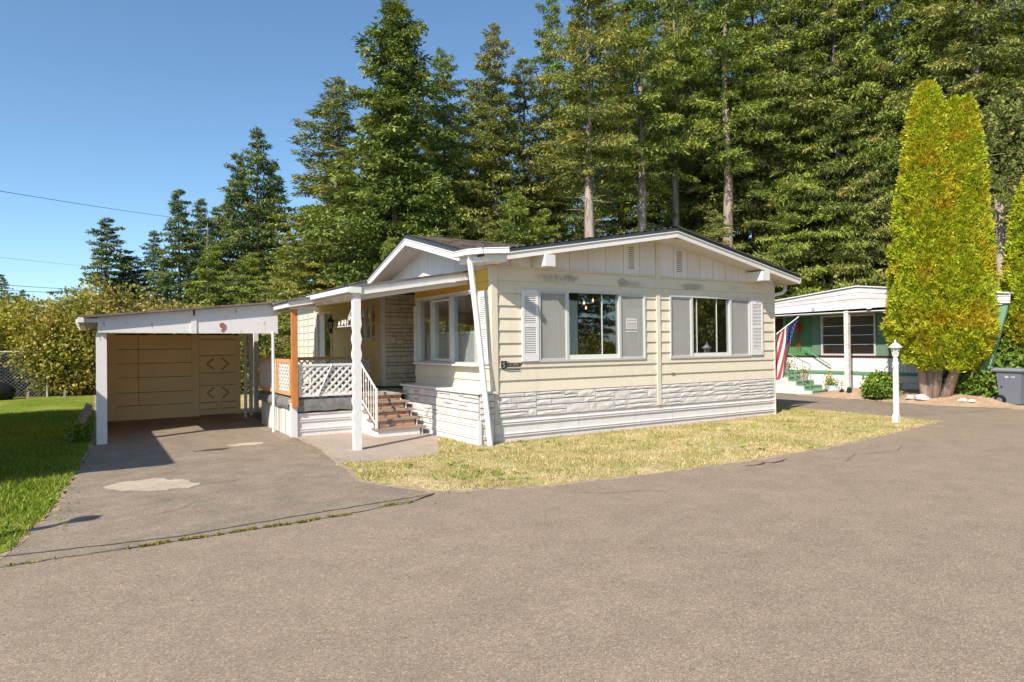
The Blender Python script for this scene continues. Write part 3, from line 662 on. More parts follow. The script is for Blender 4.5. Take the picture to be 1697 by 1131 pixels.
MB().tube([(ER+.02, .1, rz(ER)+.02), (ER+.02,.1,rz(ER)-.12), (ER-.1,.1,rz(ER)-.2), (W+.1,.1,rz(ER)-.28)], .045, 8).build('downpipe', M['gutter'], home, smooth=True)
# cross gable on the left side
GY = 2.62; GH = 2.50; GS = .26; GT = 4.075
def gz(y): return GT-GS*abs(y-GY)
def prowx(y): return -(.52-.10*abs(y-GY)/GH)
def shingles(name, origin_fn, ncourse, length_fn, seed):
    """courses of tabs on a slope. origin_fn(s, t) -> point; s down-slope metres, t along"""
    r = random.Random(seed); V = []; F = []; T = []
    for k in range(ncourse):
        s0, s1, t0, t1 = length_fn(k)
        if t1-t0 < .1: continue
        t = t0-(.0 if k % 2 else .15)
        while t < t1:
            w = r.choice((.16,.22,.3)); a = max(t, t0); b = min(t+w-.008, t1); t += w
            if b-a < .02: continue
            th = r.uniform(.006, .014); e = r.uniform(-.012, .012); b0 = len(V); tt = r.random()
            P = [origin_fn(s0, a, 0.002), origin_fn(s0, b, .002), origin_fn(s1+e, b, th+.008), origin_fn(s1+e, a, th+.008), origin_fn(s1+e, b, .001), origin_fn(s1+e, a, .001)]
            V += [tuple(p) for p in P]; F += [(b0,b0+3,b0+2,b0+1),(b0+3,b0+5,b0+4,b0+2)]; T += [tt]*6
    me = npmesh(name, V, F, T); o = link_mesh(me, name, M['shingle'], home); o['kind'] = 'stuff'; return o
for sgn in (-1, 1):
    # slope surface from ridge to valley with main roof: triangle-ish; build deck slab
    yE = GY+sgn*GH; 
    def xval(y): return min(PK-.05, PK-(4.13-gz(y))/.17)+.12
    m = MB(); n = 8; vs = []
    for i in range(n+1):
        y = GY+(yE-GY)*i/n; z = gz(y); vs += [(prowx(y), y, z-.005), (xval(y), y, z-.005), (prowx(y), y, z-.09), (xval(y), y, z-.09)]
    fs = []
    for i in range(n): a = i*4; b = a+4; fs += [(a, a+1, b+1, b), (a+2, b+2, b+3, a+3), (a, b, b+2, a+2), (a+1, a+3, b+3, b+1)]
    fs += [(0,2,3,1), (n*4, n*4+1, n*4+3, n*4+2)]; m.add(vs, fs); m.build('roof_deck', M['drip'], home)
    nc = 17; ds = GH/nc; nrm = Vector((0, sgn*GS, 1)).normalized()
    def of(s, t, h, sgn=sgn, nrm=nrm): 
        y = GY+sgn*s; return Vector((t, y, gz(y)-.003))+nrm*h
    shingles('shingles', of, nc, lambda k, sgn=sgn: (k*ds, (k+1)*ds+.01, prowx(GY+sgn*k*ds)-.01, xval(GY+sgn*(k+.5)*ds)), 5+sgn)
    # barge board
    m = MB()
    for (dz0, dz1, dx) in ((-.22, -.10, .02), (-.10, -.085, .035)):
        vs = []
        for i in range(n+1):
            y = GY+(yE-GY)*i/n; x = prowx(y); z = gz(y)
            vs += [(x-dx, y, z+dz0), (x+.03, y, z+dz0), (x+.03, y, z+dz1), (x-dx, y, z+dz1)]
        fs = []
        for i in range(n): a = i*4; b = a+4; fs += [(a, a+1, b+1, b), (a+1, a+2, b+2, b+1), (a+2, a+3, b+3, b+2), (a+3, a, b, b+3)]
        fs += [(0,3,2,1), tuple(n*4+q for q in (0,1,2,3))]; m.add(vs, fs)
    m.build('fascia', M['white'], home)
    m = MB(); vs = []
    for i in range(n+1):
        y = GY+(yE-GY)*i/n; z = gz(y)-.2; vs += [(prowx(y)+.03, y, z), (-.012, y, z), (prowx(y)+.03, y, z+.02), (-.012, y, z+.02)]
    fs = []
    for i in range(n): a = i*4; b = a+4; fs += [(a, b, b+1, a+1), (a+2, a+3, b+3, b+2), (a, a+2, b+2, b), (a+1, b+1, b+3, a+3)]
    m.add(vs, fs); m.build('soffit', M['soffit'], home)
# side gable boards
ys = [.15+.42*k for k in range(13)]
for a, b in zip(ys[:-1], ys[1:]):
    pts = [(-.012, a+.004, 3.187), (-.012, b-.004, 3.187), (-.012, b-.004, gz(b)-.2), (-.012, a+.004, gz(a)-.2)]
    if a < GY < b: pts.insert(3, (-.012, GY, gz(GY)-.2))
    MB().prism(pts[::-1], (.03,0,0)).build('gable_board', M['white'], home)
MB().prism([(.02,0,3.15),(.02,5.2,3.15),(.02,GY,gz(GY)-.2)], (.06,0,0)).build('gable_backing', M['darkgap'], home)
MB().box(-.03,.02,-.02,.15,3.187,3.36).build('gable_board', M['white'], home)
# shingles on the main roof's left slope (all that shows) and a thin layer right
def ofm(s, t, h): x = PK-s; return Vector((x, t, roofz(x)-.015))+Vector((-.17,0,1)).normalized()*h
nc = 30; ds = (PK-EL)/nc
shingles('shingles', ofm, nc, lambda k: (k*ds, (k+1)*ds+.01, prow(PK-k*ds)-.01, .16), 9)
shingles('shingles', ofm, nc-4, lambda k: (k*ds, (k+1)*ds+.01, .16, 5.12), 10); shingles('shingles', ofm, nc, lambda k: (k*ds, (k+1)*ds+.01, 5.12, LEN+.4), 12)
m = MB(); n=6; vs=[]
for i in range(n+1):
    x = PK+(ER-PK)*i/n; vs += [(x, prow(x)-.02, roofz(x)-.018), (x, LEN+.4, roofz(x)-.018), (x, prow(x)-.02, roofz(x)+.012), (x, LEN+.4, roofz(x)+.012)]
fs = []
for i in range(n): a=i*4; b=a+4; fs += [(a,a+1,b+1,b),(a+2,b+2,b+3,a+3),(a,b,b+2,a+2),(a+1,a+3,b+3,b+1)]
m.add(vs, fs); m.build('shingle_layer', M['shingle'], home)
# corner gutter: white box gutter wrapping the clipped corner
gp = [(-.58,.34,3.36),(-.56,-.12,3.36),(-.40,-.40,3.36),(-.02,-.60,3.37)]
m = MB()
for a, b in zip(gp[:-1], gp[1:]):
    m.beam(a, b, .10, .085); m.beam((a[0],a[1],a[2]+.045), (b[0],b[1],b[2]+.045), .125, .014)
m.build('corner_gutter', M['gutter'], home)
m = MB(); m.prism([(-.5,.3,3.20),(-.48,-.1,3.20),(-.34,-.34,3.20),(.0,-.5,3.20),(.1,0,3.20),(-.02,.3,3.20)], (0,0,.13)); m.build('eave_corner', M['white'], home)
MB().tube([(-.50,-.07,3.36),(-.50,-.07,3.35),(-.485,-.07,3.2),(-.475,-.07,3.12),(-.41,-.11,2.4),(-.33,-.15,1.5),(-.25,-.19,.6),(-.205,-.215,.03),(-.204,-.215,.02)], .052, 12).build('downpipe', M['gutter'], home, smooth=True)
# windows ---------------------------------------------------------
def curtain(name, parent, f, u0, u1, z0, z1, mat, amp=.012, period=.07):
    n = int((u1-u0)/period*4); vs = []
    for i in range(n+1):
        u = u0+(u1-u0)*i/n; o = amp*math.sin(i*math.pi/2+.7*math.sin(i*.7)); vs += [f(u, z0, o), f(u, z1, o)]
    m = MB(); m.add(vs, [(2*i, 2*i+2, 2*i+3, 2*i+1) for i in range(n)]); return m.build(name, mat, parent, smooth=True)
def window(place, u0, u1, z0, z1, splits, kinds, parent=home, bars=(), fmat='alu', depth=.045):
    """place(u, out, z) -> point; out positive = out of the wall. returns the window object (its frame mesh)"""
    def bx(m, a, b, c, d, o0, o1):
        p = [place(u, o, z) for z in (c, d) for (u, o) in ((a,o0),(b,o0),(b,o1),(a,o1))]
        m.add(p, [(0,3,2,1),(4,5,6,7),(0,1,5,4),(1,2,6,5),(2,3,7,6),(3,0,4,7)])
    t_ = .035; m = MB()
    bx(m, u0, u1, z0, z0+t_, -.06, depth); bx(m, u0, u1, z1-t_, z1, -.06, depth)
    bx(m, u0, u0+t_, z0+t_, z1-t_, -.06, depth); bx(m, u1-t_, u1, z0+t_, z1-t_, -.06, depth)
    for s in splits: bx(m, s-.028, s+.028, z0+t_, z1-t_, -.04, depth-.006)
    w = m.build('window', M[fmat], parent)
    ed = [u0]+list(splits)+[u1]
    for (a, b), k in zip(zip(ed[:-1], ed[1:]), kinds):
        a2 = a+(.036 if a == u0 else .029); b2 = b-(.036 if b == u1 else .029)
        q = MB(); bx(q, a2, b2, z0+t_+.001, z1-t_-.001, -.022, -.018); q.build('pane', M['glass'], w)
        if k == 'screen':
            q = MB(); bx(q, a2, b2, z0+t_+.002, z1-t_-.002, .012, .014); q.build('insect_screen', M['screen'], w)
            q = MB(); bx(q, a2, a2+.018, z0+t_+.002, z1-t_-.002, .004, .022); bx(q, b2-.018, b2, z0+t_+.002, z1-t_-.002, .004, .022)
            bx(q, a2+.018, b2-.018, z0+t_+.002, z0+t_+.03, .004, .022); bx(q, a2+.018, b2-.018, z1-t_-.03, z1-t_-.002, .004, .022); q.build('sash', M[fmat], w)
            curtain('curtain', w, lambda u, z, o: place(u, -.09+o, z), a2-.02, b2+.02, z0+.02, z1-.02, M['curtain'], .018, .085)
    return w
pf = lambda u, o, z: (u, -o, z)
w1 = window(pf, *WL, (1.64, 2.96), ('screen', 'glass', 'screen'))
MB().box(1.668, 2.932, -.03, .0, 1.476, 1.56).build('lower_rail', M['trimwhite'], w1)
curtain('curtain', w1, lambda u, z, o: (u, .17+o, z), 1.66, 2.05, 1.46, 2.62, M['curtain_white'], .02, .09)
MB().box(2.51, 2.53, .005, .012, 1.56, 2.74).build('glazing_bar_or_glint', M['trimwhite'], w1)  # white strip drawn in for the vertical reflection line in the glass
w2 = window(pf, *WR, (5.03, 6.29), ('screen', 'glass', 'screen'))
MB().box(5.06, 6.262, -.03, .0, 1.476, 1.545).build('lower_rail', M['trimwhite'], w2)
for x_ in (5.22, 5.86): MB().box(x_-.009, x_+.009, .005, .012, 1.545, 2.74).build('glazing_bar_or_glint', M['trimwhite'], w2)
# notice in the right hand screen of the first window
m = MB(); m.box(3.13, 3.43, -.0195, -.0165, 2.06, 2.28); nt = m.build('notice', M['fwhite'], w1)
m = MB(); [m.box(3.15, 3.41, -.0215, -.0196, z_, z_+.008) for z_ in (2.10, 2.14, 2.175, 2.235)]; m.build('notice_lines', M['mortar'], w1)
MB().box(3.13, 3.43, -.0195, -.0165, 2.0, 2.02).build('notice_strip', M['fwhite'], w1)
ps = lambda u, o, z: (-o, u, z)
w3 = window(ps, *WS, (1.55, 2.42), ('glass', 'glass', 'glass'), depth=.07)
curtain('curtain', w3, lambda u, z, o: (.13+o, u, z), .55, 3.1, 1.43, 2.04, M['curtain_white'], .012, .12)
MB().box(-.14, .0, .42, 3.2, 1.375, 1.408).build('window_sill', M['white'], w3)
MB().box(-.09, .0, .48, 3.18, 2.765, 2.79).build('window_head', M['white'], w3)
m = MB(); m.box(-.045,-.01,1.6,1.63,1.46,2.70); m.box(-.045,-.01,1.63,2.38,1.46,1.50); m.box(-.045,-.01,1.63,2.38,2.66,2.70); m.build('sash', M['trimwhite'], w3)
# shutters with louvres
def shutter(place, u0, u1, z0, z1, mat, two=True, arch=True):
    def bx(m, a, b, c, d, o0, o1):
        p = [place(u, o, z) for z in (c, d) for (u, o) in ((a,o0),(b,o0),(b,o1),(a,o1))]
        m.add(p, [(0,3,2,1),(4,5,6,7),(0,1,5,4),(1,2,6,5),(2,3,7,6),(3,0,4,7)])
    m = MB(); e = .055; zm = z0+(z1-z0)*.50; tt = .12; bb = .13
    bx(m, u0, u0+e, z0, z1, .02, .055); bx(m, u1-e, u1, z0, z1, .02, .055)
    bx(m, u0+e, u1-e, z0, z0+bb, .02, .055); bx(m, u0+e, u1-e, z1-tt, z1, .02, .055); bx(m, u0+e, u1-e, zm-.03, zm+.03, .02, .055)
    bx(m, u0+e, u1-e, z0+bb, z1-tt, .012, .022)
    um = (u0+u1)/2; hw = (u1-u0)/2-e
    pts = [place(um+hw*math.cos(a), .05, z1-tt-.002-0+.0+.06*math.sin(a)*1.0-.06*0) for a in np.linspace(0, math.pi, 7)]
    sh = m.build('shutter', mat, home)
    q = MB(); n = 15
    for (a, b) in ((z0+bb, zm-.03), (zm+.03, z1-tt)):
        for k in range(n):
            z = a+(b-a)*(k+.5)/n; hh = (b-a)/n*.42
            P = [place(u0+e, .024, z+hh), place(u1-e, .024, z+hh), place(u1-e, .047, z-hh), place(u0+e, .047, z-hh), place(u0+e, .030, z+hh*1.35), place(u1-e, .030, z+hh*1.35), place(u1-e, .053, z-hh*.7), place(u0+e, .053, z-hh*.7)]
            q.add(P, [(0,1,2,3),(7,6,5,4),(0,4,5,1),(3,2,6,7),(0,3,7,4),(1,5,6,2)])
    q.build('louvres', mat, sh)
    if arch:
        q = MB(); pp = [place(um+hw*.62*math.cos(a), .058, z1-tt*.92+.045*math.sin(a)) for a in np.linspace(0, math.pi, 9)]; q.tube(pp, .006, 5); q.build('arch_moulding', mat, sh)
    return sh
shutter(pf, .59, .955, 1.46, 2.77, M['shutter']); shutter(pf, 6.985, 7.41, 1.47, 2.775, M['shutter'])
shutter(ps, .09, .44, 1.42, 2.75, M['shutter']); shutter(ps, 3.16, 3.32, 1.42, 2.62, M['shutter'], arch=False)
# back part: shuttered window and door on the porch
w4 = window(ps, *WB, (6.52,), ('glass','glass'), fmat='trimwhite')
curtain('curtain', w4, lambda u, z, o: (.2+o, u, z), 6.02, 7.0, 1.96, 2.75, M['curtain_white'], .02, .12)
shutter(ps, 5.62, 5.96, 1.9, 2.8, M['peach'], arch=False); shutter(ps, 7.09, 7.43, 1.9, 2.8, M['peach'], arch=False)
m = MB(); m.box(-.05, .08, 9.28, 9.36, .78, 2.84); m.box(-.05,.08,10.74,10.86,.78,2.84); m.box(-.05,.08,9.36,10.74,2.78,2.84); m.box(-.03,.03,10.0,10.08,.8,2.78)
dr = m.build('door', M['white'], home); MB().box(-.01,-.004,9.36,10.0,.82,2.78).build('pane', M['glass'], dr); MB().box(.02,.05,10.08,10.74,.8,2.78).build('door_leaf', M['white_worn'], dr)
m = MB(); m.box(.02, .03, 11.9, 12.9, 1.3, 2.8); wb = m.build('window', M['glass'], home)
m = MB(); [m.box(-.04, .02, y_, y_+.1, 1.25, 2.85) for y_ in (11.8, 12.3, 12.9)]; m.build('frame', M['alu'], wb)
# wall lantern by the door
lt = MB().tube([(-.02,8.95,2.5),(-.1,8.95,2.56),(-.16,8.95,2.5)], .012, 6).build('wall_lantern', M['iron'], home)
MB().lathe([(.01,-.38),(.05,-.32),(.03,-.30),(.075,-.26),(.06,-.25)], (-.17,8.95,2.55), 8).build('lantern_base', M['iron'], lt)
m = MB(); [m.beam((-.17+.065*math.cos(a),8.95+.065*math.sin(a),2.3),(-.17+.085*math.cos(a),8.95+.085*math.sin(a),2.5),.012,.012) for a in np.linspace(0,2*math.pi,7)[:-1]]; m.build('lantern_cage', M['iron'], lt)
MB().lathe([(.055,-.24),(.07,-.06)], (-.17,8.95,2.55), 6).build('lantern_glass', M['lampglass'], lt)
MB().lathe([(.11,-.06),(.07,.02),(.02,.07),(.03,.1),(.0,.15)], (-.17,8.95,2.55), 8).build('lantern_cap', M['iron'], lt)
# entry door inside the recess
MB().box(1.06,1.1,3.75,4.7,.78,2.8).build('door', M['white'], home)
# emblem + nameplate
def textmesh(name, txt, size, mat, parent, loc, rot, ext=.002, shear=0, bold=0):
    cu = bpy.data.curves.new(name, 'FONT'); cu.body = txt; cu.size = size; cu.extrude = ext; cu.shear = shear; cu.offset = bold
    o = bpy.data.objects.new(name, cu); dg = bpy.context.evaluated_depsgraph_get(); COL.link(o); bpy.context.view_layer.update()
    dg = bpy.context.evaluated_depsgraph_get(); me = bpy.data.meshes.new_from_object(o.evaluated_get(dg)); bpy.data.objects.remove(o)
    me.materials.clear(); q = link_mesh(me, name, mat, parent); q.location = loc; q.rotation_euler = rot; return q
q = MB(); q.prism([(.145,-.034,1.475),(.145,-.034,1.36),(.205,-.034,1.325),(.265,-.034,1.36),(.265,-.034,1.475)], (0,.012,0)); em = q.build('emblem', M['black'], home)
textmesh('emblem_letter', 'S', .13, M['emblem'], em, (.168,-.036,1.36), (R_(90),0,0), bold=.002)
textmesh('nameplate_text', 'ilvercrest', .085, M['black'], em, (.272,-.030,1.402), (R_(90),0,0), shear=.25, bold=.0015)
MB().box(.268,.56,-.034,-.02,1.372,1.392).build('nameplate_bar', M['black'], em)
MB().box(.268,.55,-.032,-.02,1.305,1.318).build('nameplate_bar', M['black'], em)
MB().box(4.40,4.49,-.03,-.01,1.10,1.14).build('wall_plug', M['mortar'], home)
# interior
m = MB(); m.box(.11, 7.7, 5.6, 5.64, .75, 3.1); m.box(.11,.12,.12,3.2,.78,1.38); m.build('room_wall', M['room'], home)
MB().box(.11,7.7,.12,5.6,3.05,3.10).build('room_ceiling', M['room'], home); MB().box(.11,7.7,.12,5.6,.751,.77).build('room_floor', M['roomfloor'], home)
MB().box(3.9,3.98,2.2,5.6,.77,3.05).build('room_partition', M['room'], home)
m = MB(); m.box(4.6,6.2,5.0,5.5,.77,1.9); m.box(4.4,6.4,4.9,5.5,1.9,1.96); m.build('cabinet', M['roomdark'], home)
cab = tag(MB().box(2.6,3.7,4.9,5.4,.78,2.3).build('cabinet', M['roomdark']), 'dark brown cabinet inside the room behind the left front window', 'cabinet')
ch = empty('chandelier', (2.75,1.1,2.5), 0, 'small chandelier with warm lit bulbs hanging behind the left front window', 'chandelier')
MB().tube([(0,0,.55),(0,0,.0)], .01, 6).build('rod', M['iron'], ch)
for k in range(6):
    a = k*math.pi/3+.3; p = (.34*math.cos(a), .34*math.sin(a), .02+.07*(k % 3))
    ar = MB().tube([(0,0,0),(p[0]*.6,p[1]*.6,-.07),p], .007, 5).build('arm', M['iron'], ch)
    MB().lathe([(.008,0),(.02,.02),(.018,.05),(.002,.08)], p, 8).build('bulb', M['bulb'], ar)

# ================================================================== PORCH
porch = empty('porch', (-1.4,3.1,0), 0, 'white and orange wooden porch with lattice railings and a low sloped roof beside the home', 'porch')
def pb(m, name, mat, kind=None, par=None):
    o = m.build(name, mat, par or porch, kind)
    if (par or porch) is porch or par is None: pass
    for v in o.data.vertices: v.co -= Vector((-1.4,3.1,0))
    return o
DZ = .78
for k in range(20):
    y0 = 3.09+k*.14
    if y0 > 5.75: break
    pb(MB().box(-2.72, (-.02 if y0 > 3.34 else -.36), y0, y0+.132, DZ-.03, DZ), 'deck_board', M['deck'])
pb(MB().box(.12,1.04,3.4,5.17,DZ-.03,DZ-.004), 'deck_board', M['deck']); pb(MB().box(-.01,1.0,4.2,5.15,DZ+.001,DZ+.016), 'turf_mat', M['turf']); pb(MB().box(-.9,-.02,4.55,5.6,DZ+.001,DZ+.016), 'turf_mat', M['turf'])
# skirting
pb(MB().box(-2.72,-1.42,3.05,3.075,0,.47), 'skirting', M['skirt']); pb(MB().box(-2.74,-2.715,3.075,5.85,0,.62), 'skirting', M['white_worn'])
for z_ in (.12,.16,.31,.35,.455): pb(MB().box(-2.66,-1.42,3.03,3.05,z_-.009,z_+.009), 'skirting_rib', M['skirt'])
pb(MB().box(-2.78,-2.66,3.0,3.05,0,.68), 'corner_board', M['white_worn']); pb(MB().box(-2.78,-2.74,3.05,3.11,0,.68), 'corner_board', M['white_worn'])
for k in range(7): pb(MB().box(-2.752,-2.7405,3.2+k*.38,3.21+k*.38,0,.6), 'skirting_joint', M['mortar_white'])
# tarp drooped over the deck edge
m = MB(); vs = []; r = random.Random(3); n = 18
for i in range(n+1):
    x = -2.66+(1.24)*i/n; d = .215+.008*math.sin(i*.9)+r.uniform(-.004,.004); vs += [(x, 3.09, DZ-.005), (x, 3.0+r.uniform(-.004,.006), DZ-.05), (x, 2.995, DZ-.11-d*.3), (x, 3.005, DZ-.06-d)]
m.add(vs, [(i*4+j, (i+1)*4+j, (i+1)*4+j+1, i*4+j+1) for i in range(n) for j in range(3)]); pb(m, 'tarp', M['tarp'])
m = MB(); vs = []; n = 30
for i in range(n+1):
    y = 3.12+2.75*i/n; d = .17-.03*abs(math.sin(i*.3))+r.uniform(-.006,.006); vs += [(-2.7, y, DZ+.0), (-2.80, y, DZ-.05), (-2.815, y, DZ-.15), (-2.80, y, DZ-.06-d)]
m.add(vs, [(i*4+j, i*4+j+1, (i+1)*4+j+1, (i+1)*4+j) for i in range(n) for j in range(3)]); pb(m, 'tarp', M['tarp'])
# orange post
pb(MB().box(-2.765,-2.66,2.93,3.04,.60,2.55), 'post', M['orange_wood'])
# lattice panels
def lattice(place, u0, u1, z0, z1, fw, fmat, smat, step, sw, single, nm='railing', missing=()):
    m = MB()
    def bx(m, a, b, c, d, o0, o1):
        p = [place(u, o, z) for z in (c, d) for (u, o) in ((a,o0),(b,o0),(b,o1),(a,o1))]
        m.add(p, [(0,3,2,1),(4,5,6,7),(0,1,5,4),(1,2,6,5),(2,3,7,6),(3,0,4,7)])
    bx(m, u0, u1, z1-fw, z1, -.02, .02); bx(m, u0, u1, z0, z0+fw, -.02, .02); bx(m, u0, u0+fw, z0+fw, z1-fw, -.019, .019); bx(m, u1-fw, u1, z0+fw, z1-fw, -.019, .019)
    rail = pb(m, nm, fmat)
    a0, a1, b0, b1 = u0+fw*.6, u1-fw*.6, z0+fw*.6, z1-fw*.6; H = b1-b0; allm = MB(); cnt = 0
    for s in (1, -1):
        c = a0-H if s == 1 else a0
        while c < (a1 if s == 1 else a1+H):
            # line u = c + s*t, z = b0 + t
            t0, t1 = 0, H
            if s == 1: t0 = max(0, a0-c); t1 = min(H, a1-c)
            else: t0 = max(0, c-a1); t1 = min(H, c-a0)
            cnt += 1
            if t1-t0 > .05 and (s, cnt) not in missing:
                o = .006*s; A = Vector(place(c+s*t0, o, b0+t0)); B = Vector(place(c+s*t1, o, b0+t1)); nrm = Vector(place(0,1,0))-Vector(place(0,0,0))
                mm = MB() if single else allm; mm.beam(A, B, .008, sw, up=nrm.cross(B-A))
                if single: q = mm.build('slat', smat, rail); 
                if single:
                    for v in q.data.vertices: v.co -= Vector((-1.4,3.1,0))
            c += step
    if not single:
        q = allm.build('slats', smat, rail, 'stuff')
        for v in q.data.vertices: v.co -= Vector((-1.4,3.1,0))
    return rail
lattice(lambda u, o, z: (u, 3.0-o, z), -2.635, -1.45, .79, 1.43, .045, M['trimwhite'], M['trimwhite'], .145, .042, True, missing=((-1,3),(-1,5)))
lattice(lambda u, o, z: (-2.76-o, u, z), 3.06, 4.1, .82, 1.53, .075, M['orange_rail'], M['trimwhite'], .135, .034, True)
lattice(lambda u, o, z: (-2.76-o, u, z), 4.2, 5.85, .82, 1.53, .075, M['orange_rail'], M['trimwhite'], .135, .034, False)
lattice(lambda u, o, z: (u, 5.86-o, z), -2.7, -.05, .82, 1.53, .075, M['orange_rail'], M['trimwhite'], .135, .034, False)
# the loose diagonal slat
q = MB().beam((-2.26,2.975,.82),(-1.98,2.975,1.42),.008,.045,up=(0,1,0)); o_ = q.build('slat', M['trimwhite'], porch)
for v in o_.data.vertices: v.co -= Vector((-1.4,3.1,0))
# scalloped front post
m = MB(); n = 44; vs = []
for i in range(n+1):
    z = 2.68*i/n; e = (0 if z > 2.25 or z < .25 else .013*math.sin(z*2*math.pi/.26)); w = .062
    vs += [(-2.26-w-e, .65, z), (-2.26+w+e, .65, z), (-2.26+w+e, .77, z), (-2.26-w-e, .77, z)]
fs = []
for i in range(n): a = i*4; b = a+4; fs += [(a, a+1, b+1, b), (a+1, a+2, b+2, b+1), (a+2, a+3, b+3, b+2), (a+3, a, b, b+3)]
fs += [(3,2,1,0), tuple(n*4+q for q in range(4))]; m.add(vs, fs); pb(m, 'post', M['white_post'])
# scroll bracket
m = MB()
def scroll(cx, cz, r0, sgn=1, turns=1.6, ph=0): 
    return [(-2.33, cx+0*0, 0)]
def spiral(c, r0, turns, ph, d=1):
    out = []
    for k in range(22):
        a = ph+d*turns*2*math.pi*k/21; rr = r0*(1-k/24); out.append((c[0], c[1]+rr*math.cos(a), c[2]+rr*math.sin(a)))
    return out
bx_, by_ = -2.26, .78
m.tube([(bx_,by_,2.12),(bx_,1.72,2.12)], .009, 5); m.tube([(bx_,by_,2.52),(bx_,1.12,2.26),(bx_,1.16,2.12)], .009, 5)
for (yy, zz, rr, ph, d) in ((.86,2.56,.055,0,1),(.9,2.19,.06,0,1),(1.02,2.26,.055,2,-1),(1.28,2.18,.062,0,1),(1.44,2.18,.058,3,-1),(1.62,2.17,.05,0,1)): m.tube(spiral((bx_,yy,zz), rr, 1.5, ph, d), .008, 5)
pb(m, 'scroll_bracket', M['trimwhite'])
# porch roof
def prz(x): return 3.17+.165*x        # top surface
def slab(m, x0, x1, y0, y1, zt0, zt1, th): m.prism([(x0,y0,zt0-th),(x1,y0,zt1-th),(x1,y0,zt1),(x0,y0,zt0)], (0,y1-y0,0)); return m
pb(slab(MB(), -2.36, -.015, .62, 10.6, prz(-2.36), prz(0), .03), 'roof_panel', M['rollroof'])
pb(slab(MB(), -2.30, -.05, .72, 10.6, prz(-2.3)-.12, prz(-.05)-.12, .02), 'porch_ceiling', M['soffit'])
pb(slab(MB(), -2.34, -.03, .66, .70, prz(-2.34)-.032, prz(-.03)-.032, .085), 'fascia', M['white']); pb(slab(MB(), -2.34, -.03, .63, .66, prz(-2.34)-.115, prz(-.03)-.115, .055), 'fascia', M['white'])
pb(slab(MB(), -2.2, -.1, .74, .82, prz(-2.2)-.15, prz(-.1)-.15, .10), 'beam', M['soffit'])
pb(MB().box(-2.34,-2.28,.70,4.2,prz(-2.34)-.14,prz(-2.34)-.034), 'fascia', M['white'])
for k in range(7):
    y0 = 1.3+k*.6; pb(slab(MB(), -2.28, -.06, y0, y0+.045, prz(-2.28)-.14, prz(-.06)-.14, .07), 'rafter', M['soffit'])
m = MB(); m.beam((-2.40,.6,prz(-2.36)-.07),(-2.40,3.1,prz(-2.36)-.055),.10,.08); pb(m, 'gutter', M['gutter'])
m = MB(); m.box(-2.40,-2.2,.6,.66,prz(-2.36)-.12,prz(-2.36)-.02); m.box(-2.33,-2.19,.655,.79,2.6,2.68); pb(m, 'post_cap', M['white'])
m = MB(); [m.tube([(-.52+.04*k, .62, 2.905+.004*k),(-.52+.04*k,.60,2.93)], .012, 6) for k in range(3)]; pb(m, 'cable_clip', M['trimwhite'])
# steps -----------------------------------------------------------
st = empty('porch_steps', (-.95,1.95,0), 0, 'weathered wooden steps with peeling red risers and a white iron handrail', 'steps')
def sb(m, name, mat, par=None):
    o = m.build(name, mat, par or st)
    for v in o.data.vertices: v.co -= Vector((-.95,1.95,0))
    return o
NS = 5; rise = DZ/(NS); 
tz = [.185,.335,.485,.635]; ty = [1.92,2.19,2.46,2.73]
for k in range(4):
    sb(MB().box(-1.46,-.44,ty[k]-.04,ty[k]+.28,tz[k]-.035,tz[k]), 'tread', M['tread'])
    sb(MB().box(-1.40,-.56,ty[k]-.005+.0,ty[k]+.02,tz[k]-.145 if k else .025,tz[k]-.037), 'riser', M['riser'] if k else M['white'])
sb(MB().box(-1.40,-.50,3.0,3.03,.64,.745), 'riser', M['riser']); sb(MB().box(-1.44,-.37,2.96,3.085,.745,.78), 'tread', M['deck'])
for x_ in (-1.43, -.52):
    pts = [(x_,1.93,.024),(x_,3.02,.024),(x_,3.02,.70)]+[p for k in (3,2,1,0) for p in ((x_,ty[k]+.0+.24 if k==3 else ty[k+1],tz[k]-.037),(x_,ty[k],tz[k]-.037))]
    sb(MB().prism(pts[::-1], (.025,0,0)), 'side_panel', M['white'])
# handrail on the left of the steps
hr = sb(MB().tube([(-1.44,1.98,.94),(-1.44,3.05,1.55)], .02, 6), 'handrail', M['trimwhite'])
sb(MB().tube([(-1.44,1.98,.26),(-1.44,3.05,.83)], .014, 6), 'bottom_rail', M['trimwhite'], hr)
sb(MB().box(-1.46,-1.42,1.95,1.99,.19,.96), 'newel', M['trimwhite'], hr)
for k in range(7):
    y = 2.12+.135*k; f = (y-1.98)/1.07; sb(MB().tube([(-1.44,y,.26+.57*f),(-1.44,y,.94+.61*f)], .009, 5), 'baluster', M['trimwhite'], hr)
m = MB(); [m.tube([(a_[0]-.0, a_[1], a_[2]) for a_ in spiral((-1.44,2.53,zz), .045, 1.2, ph, d)], .007, 5) for zz, ph, d in ((1.07,0,1),(.72,3,-1))]; sb(m, 'scroll', M['trimwhite'], hr)

